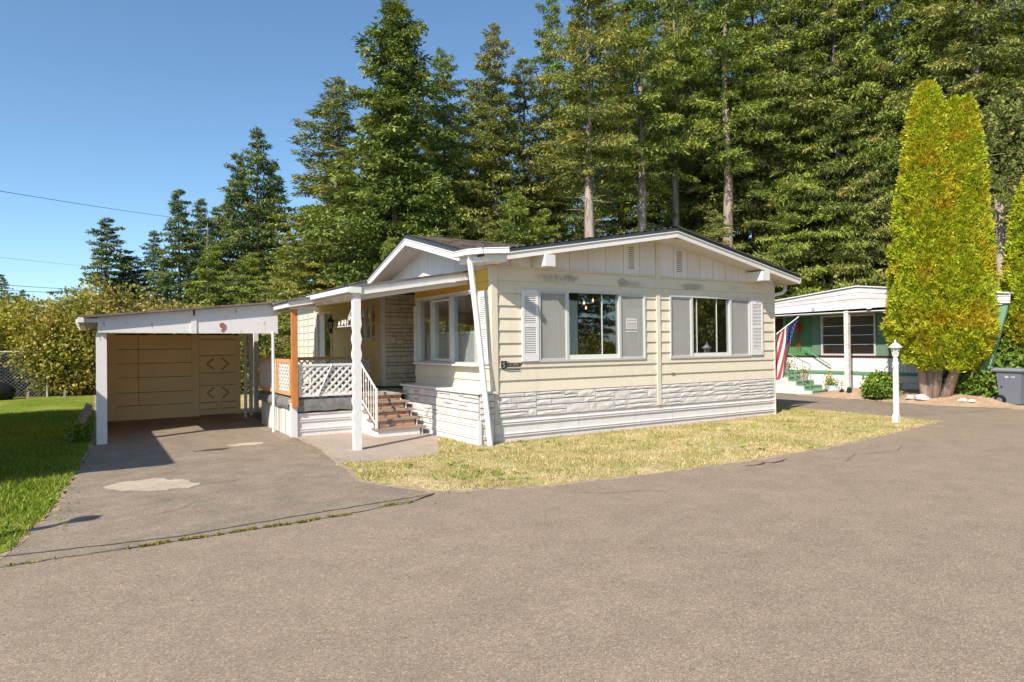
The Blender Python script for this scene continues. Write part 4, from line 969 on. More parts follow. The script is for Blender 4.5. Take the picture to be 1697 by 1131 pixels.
# ================================================================== CARPORT
cp = empty('carport', (-4.3,4.2,0), 0, 'open white carport with buff panelled back wall and the number 9 on its fascia', 'carport')
def cb(m, name, mat, kind=None, par=None):
    o = m.build(name, mat, par or cp, kind)
    for v in o.data.vertices: v.co -= Vector((-4.3,4.2,0))
    return o
def cz(x): return 2.36+.104*(x+6.14)+(.0)
cb(slab(MB(), -6.16, -2.37, 3.995, 9.0, cz(-6.16)+.01, cz(-2.37)+.01, .035), 'roof_panel', M['rollroof'])
cb(slab(MB(), -5.9, -2.4, 4.3, 8.9, cz(-5.9)-.10, cz(-2.4)-.10, .02), 'ceiling', M['carport_in'])
cb(MB().prism([(-5.94,4.12,2.07),(-4.36,4.12,2.06),(-4.36,4.12,cz(-4.36)-.03),(-5.94,4.12,cz(-5.94)-.03)], (0,.05,0)), 'fascia_board', M['white_worn'])
cb(MB().prism([(-4.32,4.12,2.06),(-2.76,4.12,2.055),(-2.76,4.12,cz(-2.76)-.03),(-4.32,4.12,cz(-4.32)-.03)], (0,.05,0)), 'fascia_board', M['white_worn'])
cb(MB().box(-4.40,-4.30,4.10,4.12,2.055,2.40), 'fascia_cover', M['white'])
cb(MB().box(-5.93,-2.75,4.171,4.24,2.06,2.22), 'header', M['carport_in'])
# cap box and jog of the roof edge
cb(slab(MB(), -2.90, -2.30, 2.80, 4.10, 2.67, 2.77, .03), 'roof_panel', M['rollroof'])
cb(slab(MB(), -2.86, -2.30, 2.84, 2.88, 2.64, 2.735, .11), 'fascia', M['white']); cb(MB().box(-2.86,-2.82,2.88,4.10,2.535,2.638), 'fascia', M['white'])
cb(MB().box(-2.80,-2.3,2.92,3.02,2.50,2.56), 'beam', M['soffit'])
# number nine
o9 = textmesh('number_nine', '9', .24, M['brownnum'], cp, (.0,0,0), (R_(90),0,0), ext=.006, bold=.004); o9.location = (-3.89+4.3, 4.108-4.2, 2.10)
# posts
cb(MB().box(-5.97,-5.80,4.20,4.36,0,2.07), 'post', M['white_worn'])
cb(MB().tube([(-2.86,4.1,0),(-2.86,4.1,2.08)], .032, 10), 'post', M['trimwhite'])
cb(MB().tube([(-2.79,7.45,0),(-2.79,7.45,2.5)], .035, 10), 'post', M['white'])
cb(MB().box(-2.55,-2.47,8.2,8.28,0,2.5), 'post', M['white_worn']); cb(MB().box(-2.2,-2.08,9.4,9.5,0,2.5), 'post', M['white'])
# left side frame
for y_ in (5.4, 6.9, 8.3): cb(MB().box(-5.93,-5.86,y_,y_+.09,0,2.15), 'stud', M['carport_in'])
cb(MB().box(-5.92,-5.86,4.36,8.7,2.0,2.1), 'top_plate', M['carport_in'])
cb(MB().beam((-5.88,4.4,.12),(-5.88,5.35,.62),.04,.05), 'brace', M['riser']); cb(MB().box(-5.91,-5.87,4.36,8.7,.55,.62), 'girt', M['carport_in'])
cb(MB().box(-5.95,-5.93,5.5,8.75,.05,2.1), 'side_panel', M['carport_in'])
for k in range(8):
    y0 = 4.3+k*.6; cb(slab(MB(), -6.28, -2.4, y0, y0+.05, cz(-6.28)-.03, cz(-2.4)-.03, .09), 'rafter', M['white_worn'])
m = MB(); vs = []
m.beam((-6.2,4.06,cz(-6.16)-.06),(-6.2,9.0,cz(-6.16)-.09),.10,.09); cb(m, 'gutter', M['white_worn'])
cb(MB().box(-6.16,-5.94,4.1,4.16,cz(-6.1)-.11,cz(-6.1)-.035), 'fascia', M['white_worn'])
# back wall planks
zz = [.0,.37,.69,1.06,1.41,1.76,2.12]
for a, b in zip(zz[:-1], zz[1:]):
    if a < .1: cb(MB().box(-5.53,-3.86,8.68,8.75,a+.0,b-.012), 'plank', M['carport_in']); continue
    cb(MB().box(-5.53,-5.06,8.72,8.75,a,b-.01), 'plank', M['carport_in']); cb(MB().box(-5.05,-3.86,8.715,8.75,a,b-.012), 'plank', M['carport_in'])
zz = [.03,.19,.36,.80,1.13,1.58,2.0,2.12]
for i, (a, b) in enumerate(zip(zz[:-1], zz[1:])):
    if i == 1:
        cb(MB().box(-3.68,-3.27,8.70,8.75,a,b-.015), 'plank', M['carport_in']); cb(MB().box(-3.15,-2.8,8.70,8.75,a,b-.015), 'plank', M['carport_in']); cb(MB().box(-3.262,-3.158,8.69,8.75,a-.01,b), 'trim_block', M['carport_in'])
    else: cb(MB().box(-3.68,-2.80,8.715,8.75,a,b-.013), 'plank', M['carport_in'])
cb(MB().box(-3.86,-3.69,8.67,8.75,0,2.12), 'trim_board', M['carport_in']); cb(MB().box(-2.80,-2.69,8.68,8.75,0,2.1), 'trim_board', M['carport_in'])
cb(MB().box(-5.55,-2.70,8.755,8.80,0,2.14), 'wall_backing', M['darkgap']); cb(MB().box(-5.93,-5.53,8.71,8.75,0,2.12), 'plank', M['carport_in'])
for z_ in (.60, 1.36):       # raised lozenge mouldings
    m = MB(); c = -3.24
    for (a, b) in (((c-.26,z_),(c-.1,z_+.14)),((c-.26,z_),(c-.1,z_-.14)),((c+.1,z_+.15),(c+.26,z_)),((c+.1,z_-.15),(c+.26,z_))): m.beam((a[0],8.70,a[1]),(b[0],8.70,b[1]),.035,.03,up=(0,1,0))
    cb(m, 'lozenge_moulding', M['lozenge'])
# ---- things beside the carport
wp = empty('wood_pile', (-6.15,4.9,0), 0, 'grey weathered boards leaning on the carport beside its left post', 'boards')
for k, (dx, dy, h) in enumerate(((0,0,.62),(-.04,.25,.7),(.02,.5,.66),(-.08,.75,.55))):
    MB().beam((-.22+dx,dy,.03),(.08+dx*.3,dy+.1,h),.02,.10).build('board', M['tread'], wp)

# ================================================================== FLAG on the home's far side
fl = empty('flag', (7.87,1.15,1.85), 0, 'American flag hanging from an angled white pole at the right end of the home', 'flag')
MB().tube([(0,0,.1),(2.76,.1,.62)], .014, 8).build('pole', M['trimwhite'], fl)
# pole runs towards the tip; cloth hangs from it, stars nearest the tip
P0 = Vector((.38,-1.1+.0,.21)); TIP = Vector((1.04,-1.1,.53)); 
fl.location = (7.87,1.15,1.85)
for c in children(fl): bpy.data.objects.remove(c)
MB().tube([(0,-1.1,.03),(1.06,-1.1,.545)], .014, 8).build('pole', M['trimwhite'], fl); MB().box(-.01,.03,-1.14,-1.06,-.03,.1).build('bracket', M['trimwhite'], fl)
hv = (P0-TIP).normalized(); FH = .95; FL_ = 1.55
def cloth(h, f):
    """h 0..1 from the tip along the pole, f 0..1 down the fly"""
    p = TIP+hv*(.03+h*FH*(1-.28*f)); d = Vector((-.34,0,-.94)).normalized()
    w = .07*math.sin(h*9+1.5*f)*min(1, f*3+.15)+.03*math.sin(h*17+f*4)*f
    return p+d*(f*FL_*(1-.12*h))+Vector((.03*math.sin(h*8+f*2)*f, w, -.02*math.sin(h*12)*f))
def cloth_patch(h0, h1, f0, f1, nh, nf, name, mat, off=0, parent=fl):
    vs = [tuple(cloth(h0+(h1-h0)*i/nh, f0+(f1-f0)*j/nf)+Vector((0,off,0))) for i in range(nh+1) for j in range(nf+1)]
    m = MB(); m.add(vs, [(i*(nf+1)+j, (i+1)*(nf+1)+j, (i+1)*(nf+1)+j+1, i*(nf+1)+j+1) for i in range(nh) for j in range(nf)])
    return m.build(name, mat, parent, smooth=True)
for k in range(13):
    h0, h1 = k/13, (k+1)/13; cloth_patch(h0, h1, .4 if k < 7 else 0, 1, 2, 16, 'stripe', M['fred'] if k % 2 == 0 else M['fwhite'])
ct = cloth_patch(0, 7/13, 0, .4, 12, 8, 'canton', M['fblue'])
m = MB()
for i in range(9):
    for j in range(11):
        if (i+j) % 2: continue
        h = 7/13*(i+1)/10; f = .4*(j+1)/12
        for off in (-.004, .004):
            c = cloth(h, f)+Vector((0,off,0)); eh = (cloth(h+.01, f)-cloth(h, f)).normalized(); ef = (cloth(h, f+.01)-cloth(h, f)).normalized()
            vs = [c+(eh*math.cos(a)+ef*math.sin(a))*(.019 if q % 2 == 0 else .008) for q, a in enumerate(np.linspace(0, 2*math.pi, 11)[:-1])]
            m.add(vs, [tuple(range(10))])
m.build('stars', M['fwhite'], ct, 'stuff')

# ================================================================== NEIGHBOUR'S HOME
nb = empty('green_mobile_home', (15.3,2.2,0), 0, 'green and white mobile home with a white porch awning behind the golden arborvitae', 'mobile home')
def nbb(m, name, mat, par=None, kind=None, smooth=False, off=(15.3,2.2,0), root=None):
    o = m.build(name, mat, par or root or nb, kind, smooth)
    for v in o.data.vertices: v.co -= Vector(off)
    return o
X = 15.3
def nz(y): return 3.42-.075*abs(y-2.2) if y > 2.2 else 3.42-.105*abs(y-2.2)
nbb(MB().prism([(X+.03,-1.7,.74),(X+.03,6.8,.74),(X+.03,6.8,3.0),(X+.03,2.2,3.3),(X+.03,-1.7,2.9)], (8,0,0)), 'wall', M['green'])
# ribs of the metal siding (ten or more pixels apart only in a few places): joined real relief
m = MB(); k = 0
y = -1.65
while y < 6.7:
    if not (1.25 < y < 3.95): m.prism([(X+.03,y,1.28),(X+.0,y+.015,1.28),(X+.0,y+.035,1.28),(X+.03,y+.05,1.28)], (0,0,1.75))
    else: m.prism([(X+.03,y,2.7),(X+.0,y+.015,2.7),(X+.0,y+.035,2.7),(X+.03,y+.05,2.7)], (0,0,.4))
    y += .11
nbb(m, 'siding_ribs', M['green'], kind='stuff')
nbb(MB().box(X-.02,X+.03,-1.7,6.8,.78,1.24), 'white_band', M['skirt'])
m = MB(); y = -1.65
while y < 6.7: m.prism([(X-.02,y,.78),(X-.04,y+.015,.78),(X-.04,y+.035,.78),(X-.02,y+.05,.78)], (0,0,.45)); y += .11
nbb(m, 'band_ribs', M['skirt'], kind='stuff')
nbb(MB().box(X-.05,X+.03,-1.7,6.8,1.235,1.29), 'dark_trim', M['maroon']); nbb(MB().box(X-.06,X+.0,-1.7,6.8,.68,.78), 'green_band', M['green_trim'])
for k in range(3): nbb(MB().box(X-.015-.006*k,X+.02,-1.7,6.8,.0+.23*k,.222+.23*k), 'skirting_panel', M['skirt'])
nbb(MB().box(X-.045,X-.02,-.05,.2,.32,.55), 'skirting_vent', M['mortar'])
# prow side wall at the right, leaning green wing
nbb(MB().prism([(X-.75,-1.72,2.95),(X+.1,-1.72,2.95),(X+.1,-1.72,.75),(X-.1,-1.72,.75)], (0,.06,0)), 'wing_wall', M['green_pale'])
nbb(MB().prism([(X-1.04,-2.42,2.69),(X-1.04,-1.9,2.69),(X-1.04,-1.8,.9),(X-1.04,-1.95,.9),(X-1.04,-2.15,1.65)], (.1,0,0)), 'wing_panel', M['green_pale'])
# awning roof: ribbed white fascia band in front, roof behind
AX = X-1.1
pts = [(6.8,2.84,2.99),(1.6,2.92,3.48),(-2.48,2.72,2.97)]
for (ya, ba, ta), (yb, bb_, tb) in zip(pts[:-1], pts[1:]):
    for q in range(3):
        f0, f1 = q/3, (q+1)/3
        nbb(MB().prism([(AX,ya,ba+(ta-ba)*f0+.12*(1-0)*0),(AX,yb,bb_+(tb-bb_)*f0),(AX,yb,bb_+(tb-bb_)*f1-.012),(AX,ya,ba+(ta-ba)*f1-.012)][::-1], (.03+.015*q,0,0)), 'awning_panel', M['oldmetal'])
    nbb(MB().prism([(AX-.05,ya,ta),(AX-.05,yb,tb),(AX-.05,yb,tb+.035),(AX-.05,ya,ta+.035)][::-1], (10,0,0)), 'roof_panel', M['skirt'])
nbb(MB().prism([(AX-.02,6.8,2.74),(AX-.02,.5,2.80),(AX-.02,.5,2.93),(AX-.02,6.8,2.87)][::-1], (.04,0,0)), 'awning_fascia', M['skirt'])
nbb(MB().box(AX+.02,X+.03,-2.3,6.8,2.69,2.715), 'awning_ceiling', M['white'])
nbb(MB().box(AX-.06,AX+.02,1.15,1.28,2.76,2.88), 'gutter_outlet', M['skirt'])
o = textmesh('house_number', '25', .12, M['mortar'], nb, (0,0,0), (R_(90),0,R_(-90)), ext=.003); o.location = (AX-.045-15.3, 3.15-2.2, 2.81)
PX = AX+.03
nbb(MB().box(PX,PX+.13,1.93,2.07,0.02,2.75), 'post', M['oldmetal'])
# window
def pn(u, o, z): return (X-.02-o, u, z)
def nbwin(y0, y1, z0, z1):
    m = MB(); t_ = .06
    m.box(X-.06,X+.02,y0,y1,z0,z0+t_); m.box(X-.06,X+.02,y0,y1,z1-t_,z1); m.box(X-.06,X+.02,y0,y0+t_,z0+t_,z1-t_); m.box(X-.06,X+.02,y1-t_,y1,z0+t_,z1-t_); m.box(X-.055,X+.02,2.5,2.68,z0+t_,z1-t_)
    w = nbb(m, 'window', M['alu'])
    for (a, b) in ((y0+t_, 2.5), (2.68, y1-t_)):
        for k in range(4):
            c = z0+t_+(z1-z0-2*t_)*k/4; d = z0+t_+(z1-z0-2*t_)*(k+1)/4
            nbb(MB().box(X-.03,X-.022,a+.01,b-.01,c+.012,d-.012), 'pane', M['glass'], w)
            if k: nbb(MB().box(X-.05,X-.01,a,b,c-.012,c+.012), 'glazing_bar_or_glint', M['alu'], w)
    nbb(MB().box(X-.002,X+.028,y0+t_,y1-t_,z0+t_,z1-t_), 'dark_room', M['roomdark'], w)
    return w
nbwin(1.62,3.52,1.30,2.66)
for a, b in ((1.22,1.58),(3.56,3.86)): 
    nbb(MB().box(X-.04,X-.0,a,b,1.3,2.68), 'shutter', M['shutter_sage'])
nbb(MB().box(X-.03,X+.0,5.0,5.8,.8,2.62), 'door', M['roomdark']); nbb(MB().box(X-.04,X+.0,4.9,5.0,.8,2.7), 'door_frame', M['green_pale'])
sc_ = nbb(MB().lathe([(.02,0),(.11,-.02),(.06,.06),(.01,.1)], (X-.13,4.42,2.62), 10), 'wall_lamp', M['iron']); nbb(MB().lathe([(.03,-.16),(.06,-.12),(.06,-.03),(.03,-.02)], (X-.13,4.42,2.62), 10), 'lamp_globe', M['lampglass'], sc_)
wr = empty('door_decoration', (X-.1,4.33,2.3), 0, 'red and orange autumn wreath with ribbons on the green wall', 'wreath')
m = MB(); r = random.Random(8)
for k in range(60):
    a = r.uniform(0, 6.28); rr = r.uniform(.05,.15); c = Vector((r.uniform(-.05,.03), rr*math.cos(a), rr*math.sin(a))); e = Vector((r.uniform(-1,1),r.uniform(-1,1),r.uniform(-1,1))).normalized()*.045; f = Vector((r.uniform(-1,1),r.uniform(-1,1),r.uniform(-1,1))).normalized()*.04
    m.add([c-e, c-f, c+e, c+f], [(0,1,2,3)])
m.build('leaves', M['red'], wr); 
for k in (-1,1): MB().beam((0,.02*k,-.12),(0,.05*k+.02,-.75),.006,.05,up=(1,0,0)).build('ribbon', M['red'], wr)
# green steps
gs = empty('green_steps', (14.7,4.2,0), 0, 'green painted steps with white side and green iron railing at the neighbour door', 'steps')
def gb(m, name, mat, par=None, kind=None): return nbb(m, name, mat, par, kind, off=(14.7,4.2,0), root=gs)
for k in range(5):
    y0 = 3.2+.3*k; z1 = .15+.145*k; y1 = y0+.3 if k < 4 else 6.2
    gb(MB().box(14.24,15.22,y0-.02,y1,z1-.04,z1), 'tread', M['step_green']); gb(MB().box(14.26,15.2,y0,y0+.03,z1-.145,z1-.041), 'riser', M['step_green'])
gb(MB().prism([(14.2,3.2,0),(14.2,6.2,0),(14.2,6.2,.70),(14.2,4.4,.70)]+[(14.2,y,z) for k in (3,2,1,0) for y, z in ((3.2+.3*(k+1),.12+.145*k),(3.2+.3*k,.12+.145*k))][0:8], (.045,0,0)), 'side_panel', M['skirt'])
hr = gb(MB().tube([(14.25,3.28,1.02),(14.25,4.4,1.5),(14.25,6,1.5)], .02, 6), 'handrail', M['green_pale'])
for y, zb, zt in ((3.28,.14,1.02),(3.55,.3,1.13),(3.85,.44,1.26),(4.15,.58,1.39),(4.42,.72,1.5)): gb(MB().tube([(14.25,y,zb),(14.25,y,zt)], .013, 5), 'baluster', M['green_pale'], hr)
gb(MB().tube([(14.25,3.28,.28),(14.25,4.4,.86)], .012, 5), 'lower_rail', M['green_pale'], hr)
for k in range(4): gb(MB().tube([(14.25,3.3+.28*k,.3+.145*k),(14.25,3.55+.28*k,.9+.12*k)], .008, 4), 'cross_bar', M['iron'], hr)
gb(MB().tube([(15.15,3.1,.95),(15.15,4.1,1.55)], .02, 6), 'handrail', M['green_trim'])
gb(MB().tube([(14.3,4.5,.74),(14.3,4.5,1.2),(14.3,5.6,1.2)], .012, 5), 'landing_rail', M['iron'])
def potplant(nm, lab, loc, prof, mat, lmat, n, rad, seed, h=.2):
    t = empty(nm, loc, 0, lab, 'pot plant'); MB().lathe(prof, n=14).build('pot', mat, t, smooth=False)
    r = np.random.default_rng(seed); V = []; c = np.c_[r.normal(0, rad*.5, n), r.normal(0, rad*.5, n), prof[-1][1]+np.abs(r.normal(0, h*.5, n))]
    a = r.normal(0,1,(n,3)); a /= np.linalg.norm(a,axis=1)[:,None]; b = np.cross(a, r.normal(0,1,(n,3))); b /= np.linalg.norm(b,axis=1)[:,None]
    V = np.stack([c-a*.04, c-b*.02, c+a*.04, c+b*.02], 1).reshape(-1,3)
    link_mesh(npmesh('foliage', V, np.arange(n*4).reshape(-1,4), np.repeat(r.uniform(0,1,n),4)), 'foliage', lmat, t); return t
potplant('potted_flowers', 'orange flowers in a pale bowl at the top of the green steps', (14.75,4.6,.74), [(.1,0),(.17,.1),(.18,.13)], M['terra'], M['autumn'], 220, .3, 1, .28)
potplant('potted_flowers', 'pinkish clay pot on the middle of the green steps', (14.6,3.75,.445), [(.11,0),(.16,.2),(.17,.24)], M['terra'], M['autumn'], 90, .2, 2)
potplant('potted_topiary', 'small pale green topiary in a pot beside the green steps', (15.0,3.1,.15), [(.08,0),(.12,.12),(.12,.16)], M['terra'], M['hedge'], 200, .13, 3, .4)
potplant('potted_flowers', 'pale blue pot with a leafy plant at the foot of the green steps', (14.9,2.85,.02), [(.14,0),(.2,.1),(.17,.26),(.15,.28)], M['bluepot'], M['shrub'], 120, .2, 4)
# black spot light on the ground by the awning post
sp = empty('spot_light', (14.15,1.9,.03), 0, 'black garden spot light on the ground at the foot of the awning post', 'garden light')
MB().tube([(0,0,0),(0,0,.12)], .015, 6).build('stake', M['iron'], sp); MB().tube([(.0,.02,.12),(-.1,-.1,.24)], [.05,.08], 10).build('lamp_head', M['iron'], sp); MB().tube([(.02,.12,.08),(-.06,.22,.2)], [.04,.07], 10).build('lamp_head', M['iron'], sp)

# ================================================================== LAMP POSTS
def lamppost(loc, lab, grp):
    t = empty('lamp_post', loc, 0, lab, 'lamp post', grp)
    MB().box(-.055,.055,-.055,.055,0,.18).build('base', M['trimwhite'], t)
    MB().lathe([(.058,.15),(.058,1.22),(.066,1.24),(.066,1.28),(.05,1.30),(.05,1.36),(.03,1.4)], n=14).build('post', M['trimwhite'], t)
    MB().tube([(-.13,0,1.2),(.13,0,1.2)], .011, 6).build('crossbar', M['trimwhite'], t)
    m = MB(); 
    for k in range(6):
        a = k*math.pi/3; m.beam((.04*math.cos(a),.04*math.sin(a),1.41),(.088*math.cos(a),.088*math.sin(a),1.60),.012,.012)
    ln = m.build('lantern', M['trimwhite'], t)
    MB().lathe([(.036,1.405),(.082,1.595)], n=6).build('lantern_glass', M['lampglass'], ln)
    MB().lathe([(.13,1.60),(.135,1.615),(.09,1.66),(.04,1.70),(.02,1.71),(.024,1.73),(.004,1.78)], n=12).build('lantern_cap', M['trimwhite'], ln)
    return t
lamppost((8.47,-2.55,.015), 'white lamp post standing in the grass near the tip of the front lawn', None)
lamppost((-7.72,-2.86,.015), 'white lamp post beyond the left edge whose shadow falls on the driveway', None)

# ================================================================== WHEELIE BIN
bn = empty('wheelie_bin', (14.45,-2.5,.03), R_(-8), 'grey wheeled rubbish bin at the right edge beside the green shrub', 'bin')
m = MB(); m.add([(-.25,-.22,.06),(.25,-.22,.06),(.25,.25,.06),(-.25,.25,.06),(-.31,-.30,.92),(.31,-.30,.92),(.31,.33,.92),(-.31,.33,.92)], [(0,3,2,1),(4,5,6,7),(0,1,5,4),(1,2,6,5),(2,3,7,6),(3,0,4,7)])
m.build('body', M['bin'], bn); MB().box(-.35,.35,-.34,.37,.9,.925).build('rim', M['bin'], bn)
m = MB(); m.add([(-.36,-.34,.927),(.36,-.34,.927),(.36,.42,.927),(-.36,.42,.927),(-.30,-.28,.985),(.30,-.28,.985),(.30,.36,1.0),(-.30,.36,1.0)], [(0,3,2,1),(4,5,6,7),(0,1,5,4),(1,2,6,5),(2,3,7,6),(3,0,4,7)]); m.build('lid', M['binlid'], bn)
for s in (-1,1):
    w_ = MB(); w_.tube([(s*.29-.02,.24,.14),(s*.29+.03,.24,.14)], .14, 18); w_ = w_.build('wheel', M['rubber'], bn); MB().tube([(s*.29-.028,.24,.14),(s*.29+.038,.24,.14)], .075, 12).build('hub', M['bin'], w_)
MB().tube([(-.3,.24,.14),(.3,.24,.14)], .015, 8).build('axle', M['iron'], bn)
for x_ in (-.12,.1): MB().box(x_,x_+.012,-.285,-.27,.15,.62).build('rib', M['bin'], bn)
# the near side (facing the camera, -x) carries the small white print
q = MB().add([(-.305,.12,.76),(-.315,.06,.80),(-.318,.0,.76),(-.31,.06,.72)], [(0,1,2,3)]).build('white_logo', M['fwhite'], bn); MB().add([(-.313,-.04,.775),(-.314,-.14,.775),(-.316,-.14,.79),(-.316,-.04,.79),(-.311,-.04,.74),(-.312,-.14,.74),(-.313,-.14,.76),(-.313,-.04,.76)], [(0,1,2,3),(4,5,6,7)]).build('white_logo', M['fwhite'], bn)

# ================================================================== FOLIAGE GENERATORS
def quads(c, a, b):
    return np.stack([c-b, c+a*0.5-b*0+0*a-a*.5-b*0, c, c], 1)
def norm(a): return a/np.maximum(np.linalg.norm(a, axis=-1, keepdims=True), 1e-6)
def leaf_quads(c, d, s, L, Wd):
    """diamond leaves: centre-start c, direction d, side s"""
    L = np.asarray(L)[:,None]; Wd = np.asarray(Wd)[:,None]
    return np.stack([c, c+d*L*.45+s*Wd, c+d*L, c+d*L*.45-s*Wd], 1)
def trunk_mb(H, r0, seed, branches=None, lean=.0):
    m = MB(); r = random.Random(seed); n = 10
    pts = [(lean*z/H*1+.05*math.sin(z*.7+seed), .05*math.cos(z*.6+seed), z) for z in np.linspace(-.3, H*.985, n)]
    m.tube(pts, [max(.015, r0*(1-(i/(n-1))**1.0*.96)) for i in range(n)], 9)
    if branches is not None:
        for p, q, rr in branches: 
            m.tube([p, ((p[0]+q[0])/2, (p[1]+q[1])/2, (p[2]+q[2])/2+.03), q], [rr, rr*.7, rr*.25], 4)
    return m
def conifer(seed, H, Rm, cb, nbr, per, nleaf, shape=.8, droop=.25, rise=.12, clump=.5, leafL=.34, leafW=.07, gap=.0, r0=None, prof=None, dead=14, sway=.35):
    r = np.random.default_rng(seed); C = []; D = []; S = []; T = []; LL = []; BR = []
    t = np.linspace(0, 1, nbr)**.95; z = cb+(H*.985-cb)*t+r.normal(0, .1, nbr)
    az = np.arange(nbr)*2.39996+r.normal(0, .35, nbr)
    sector = 1+.22*np.sin(az*2+seed)+.15*np.sin(az*3+z*.8+seed)
    base = Rm*((1-t)**shape)*(prof(t) if prof else np.minimum(1, .45+t*5)) + .12
    Ln = base*sector*r.uniform(.5, 1.15, nbr)*np.where(r.uniform(0,1,nbr) < gap, .45, 1)
    for i in range(nbr):
        L = Ln[i]; d = np.array([math.cos(az[i]), math.sin(az[i]), 0]); sd = np.array([-d[1], d[0], 0])
        ri = rise+.75*max(0, t[i]-.8)/.2*.6+r.normal(0, .05); dr = droop*(1-t[i]*.6)
        btint = r.uniform(-.3, .3)
        ns = max(3, int(per*(.35+L/Rm*.8))); s = np.linspace(.12, 1, ns)+r.normal(0, .02, ns)
        P = d*(s*L)[:,None]+np.array([0,0,z[i]])+np.array([0,0,1])*(ri*s*L-dr*L*s**2+.10*L*np.clip(s-.6,0,1)*2)[:,None]
        if i % 3 == 0 and L > .8: 
            k = ns//2; BR.append(((0,0,z[i]), tuple(P[k]), .02+.012*L))
        for side in (-1, 1):
            tl = (.16+.34*L*(1.05-s)*r.uniform(.6,1.2,ns))*(1-.0*s)
            td = norm(sd*side*1.0+d*.75+np.array([0,0,-.18])+r.normal(0, .18, (ns,3)))
            for q in range(nleaf):
                f = (q+.5)/nleaf; c = P+td*(tl*f)[:,None]+r.normal(0, .035*clump+.02, (ns,3))
                dd = norm(td*.75+r.normal(0, .55, (ns,3))+np.array([0,0,-.22])); up = norm(np.array([0,0,1])+r.normal(0,.7,(ns,3)))
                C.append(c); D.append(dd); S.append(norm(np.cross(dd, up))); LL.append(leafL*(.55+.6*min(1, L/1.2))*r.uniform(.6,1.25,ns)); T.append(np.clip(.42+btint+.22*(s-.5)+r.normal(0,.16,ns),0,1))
    C = np.concatenate(C); D = np.concatenate(D); S = np.concatenate(S); LL = np.concatenate(LL); T = np.concatenate(T)
    V = leaf_quads(C, D, S, LL, LL*leafW/leafL*r.uniform(.7,1.3,len(C)))
    me = npmesh('crown', V.reshape(-1,3), np.arange(len(C)*4).reshape(-1,4), np.repeat(T,4))
    rr = random.Random(seed)
    for k in range(dead):   # dead snags on the bare stem
        zz_ = rr.uniform(max(1, cb*.25), max(1.5, cb+1)); a = rr.uniform(0, 6.28); L = rr.uniform(.5, 1.8); BR.append(((0,0,zz_), (L*math.cos(a), L*math.sin(a), zz_+rr.uniform(-.35,.2)), .022))
    tm = trunk_mb(H, r0 or H*.0115, seed, BR); tme = bpy.data.meshes.new('trunk'); tme.from_pydata(tm.v, [], tm.f); tme.polygons.foreach_set('use_smooth', [True]*len(tme.polygons))
    return me, tme, H
def withmat(tpl, leaf, bark):
    me, tme, H = tpl; me = me.copy(); me.materials.clear(); me.materials.append(leaf); tme = tme.copy(); tme.materials.clear(); tme.materials.append(bark); return me, tme, H
def plant(tpl, name, x, y, H, rsc, rz_, label, cat, group=None, z=0.0):
    me, tme, H0 = tpl; s = H/H0; t = empty(name, (x, y, z), rz_, label, cat, group)
    for nm, mesh in (('crown', me), ('trunk', tme)):
        o = bpy.data.objects.new(nm, mesh); COL.link(o); o.parent = t; o.scale = (rsc, rsc, s)
    return t
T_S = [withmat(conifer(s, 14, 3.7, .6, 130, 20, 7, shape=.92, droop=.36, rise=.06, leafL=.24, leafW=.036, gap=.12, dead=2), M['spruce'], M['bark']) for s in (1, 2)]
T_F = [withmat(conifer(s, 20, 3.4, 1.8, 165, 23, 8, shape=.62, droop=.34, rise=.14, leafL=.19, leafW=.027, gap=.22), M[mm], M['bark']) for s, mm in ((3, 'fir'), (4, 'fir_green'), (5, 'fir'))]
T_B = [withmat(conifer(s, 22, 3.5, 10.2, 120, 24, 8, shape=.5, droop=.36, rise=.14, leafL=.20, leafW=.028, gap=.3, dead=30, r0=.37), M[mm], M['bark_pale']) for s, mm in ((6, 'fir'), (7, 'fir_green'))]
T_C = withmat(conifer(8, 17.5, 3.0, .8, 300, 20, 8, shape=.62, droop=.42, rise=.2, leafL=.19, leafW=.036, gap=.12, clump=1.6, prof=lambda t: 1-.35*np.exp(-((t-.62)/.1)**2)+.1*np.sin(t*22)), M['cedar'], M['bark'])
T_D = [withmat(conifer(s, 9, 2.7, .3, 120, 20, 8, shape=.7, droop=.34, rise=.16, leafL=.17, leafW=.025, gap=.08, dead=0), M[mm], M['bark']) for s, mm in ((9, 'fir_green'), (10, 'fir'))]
snag = conifer(12, 10, .9, 1.2, 60, 3, 1, leafL=.12, leafW=.012, dead=0, gap=.2); T_N = withmat(snag, M['bark_pale'], M['bark_pale'])
T_S_H = T_S; rn = random.Random(77)
G1 = 'conifers of the wood behind the homes'
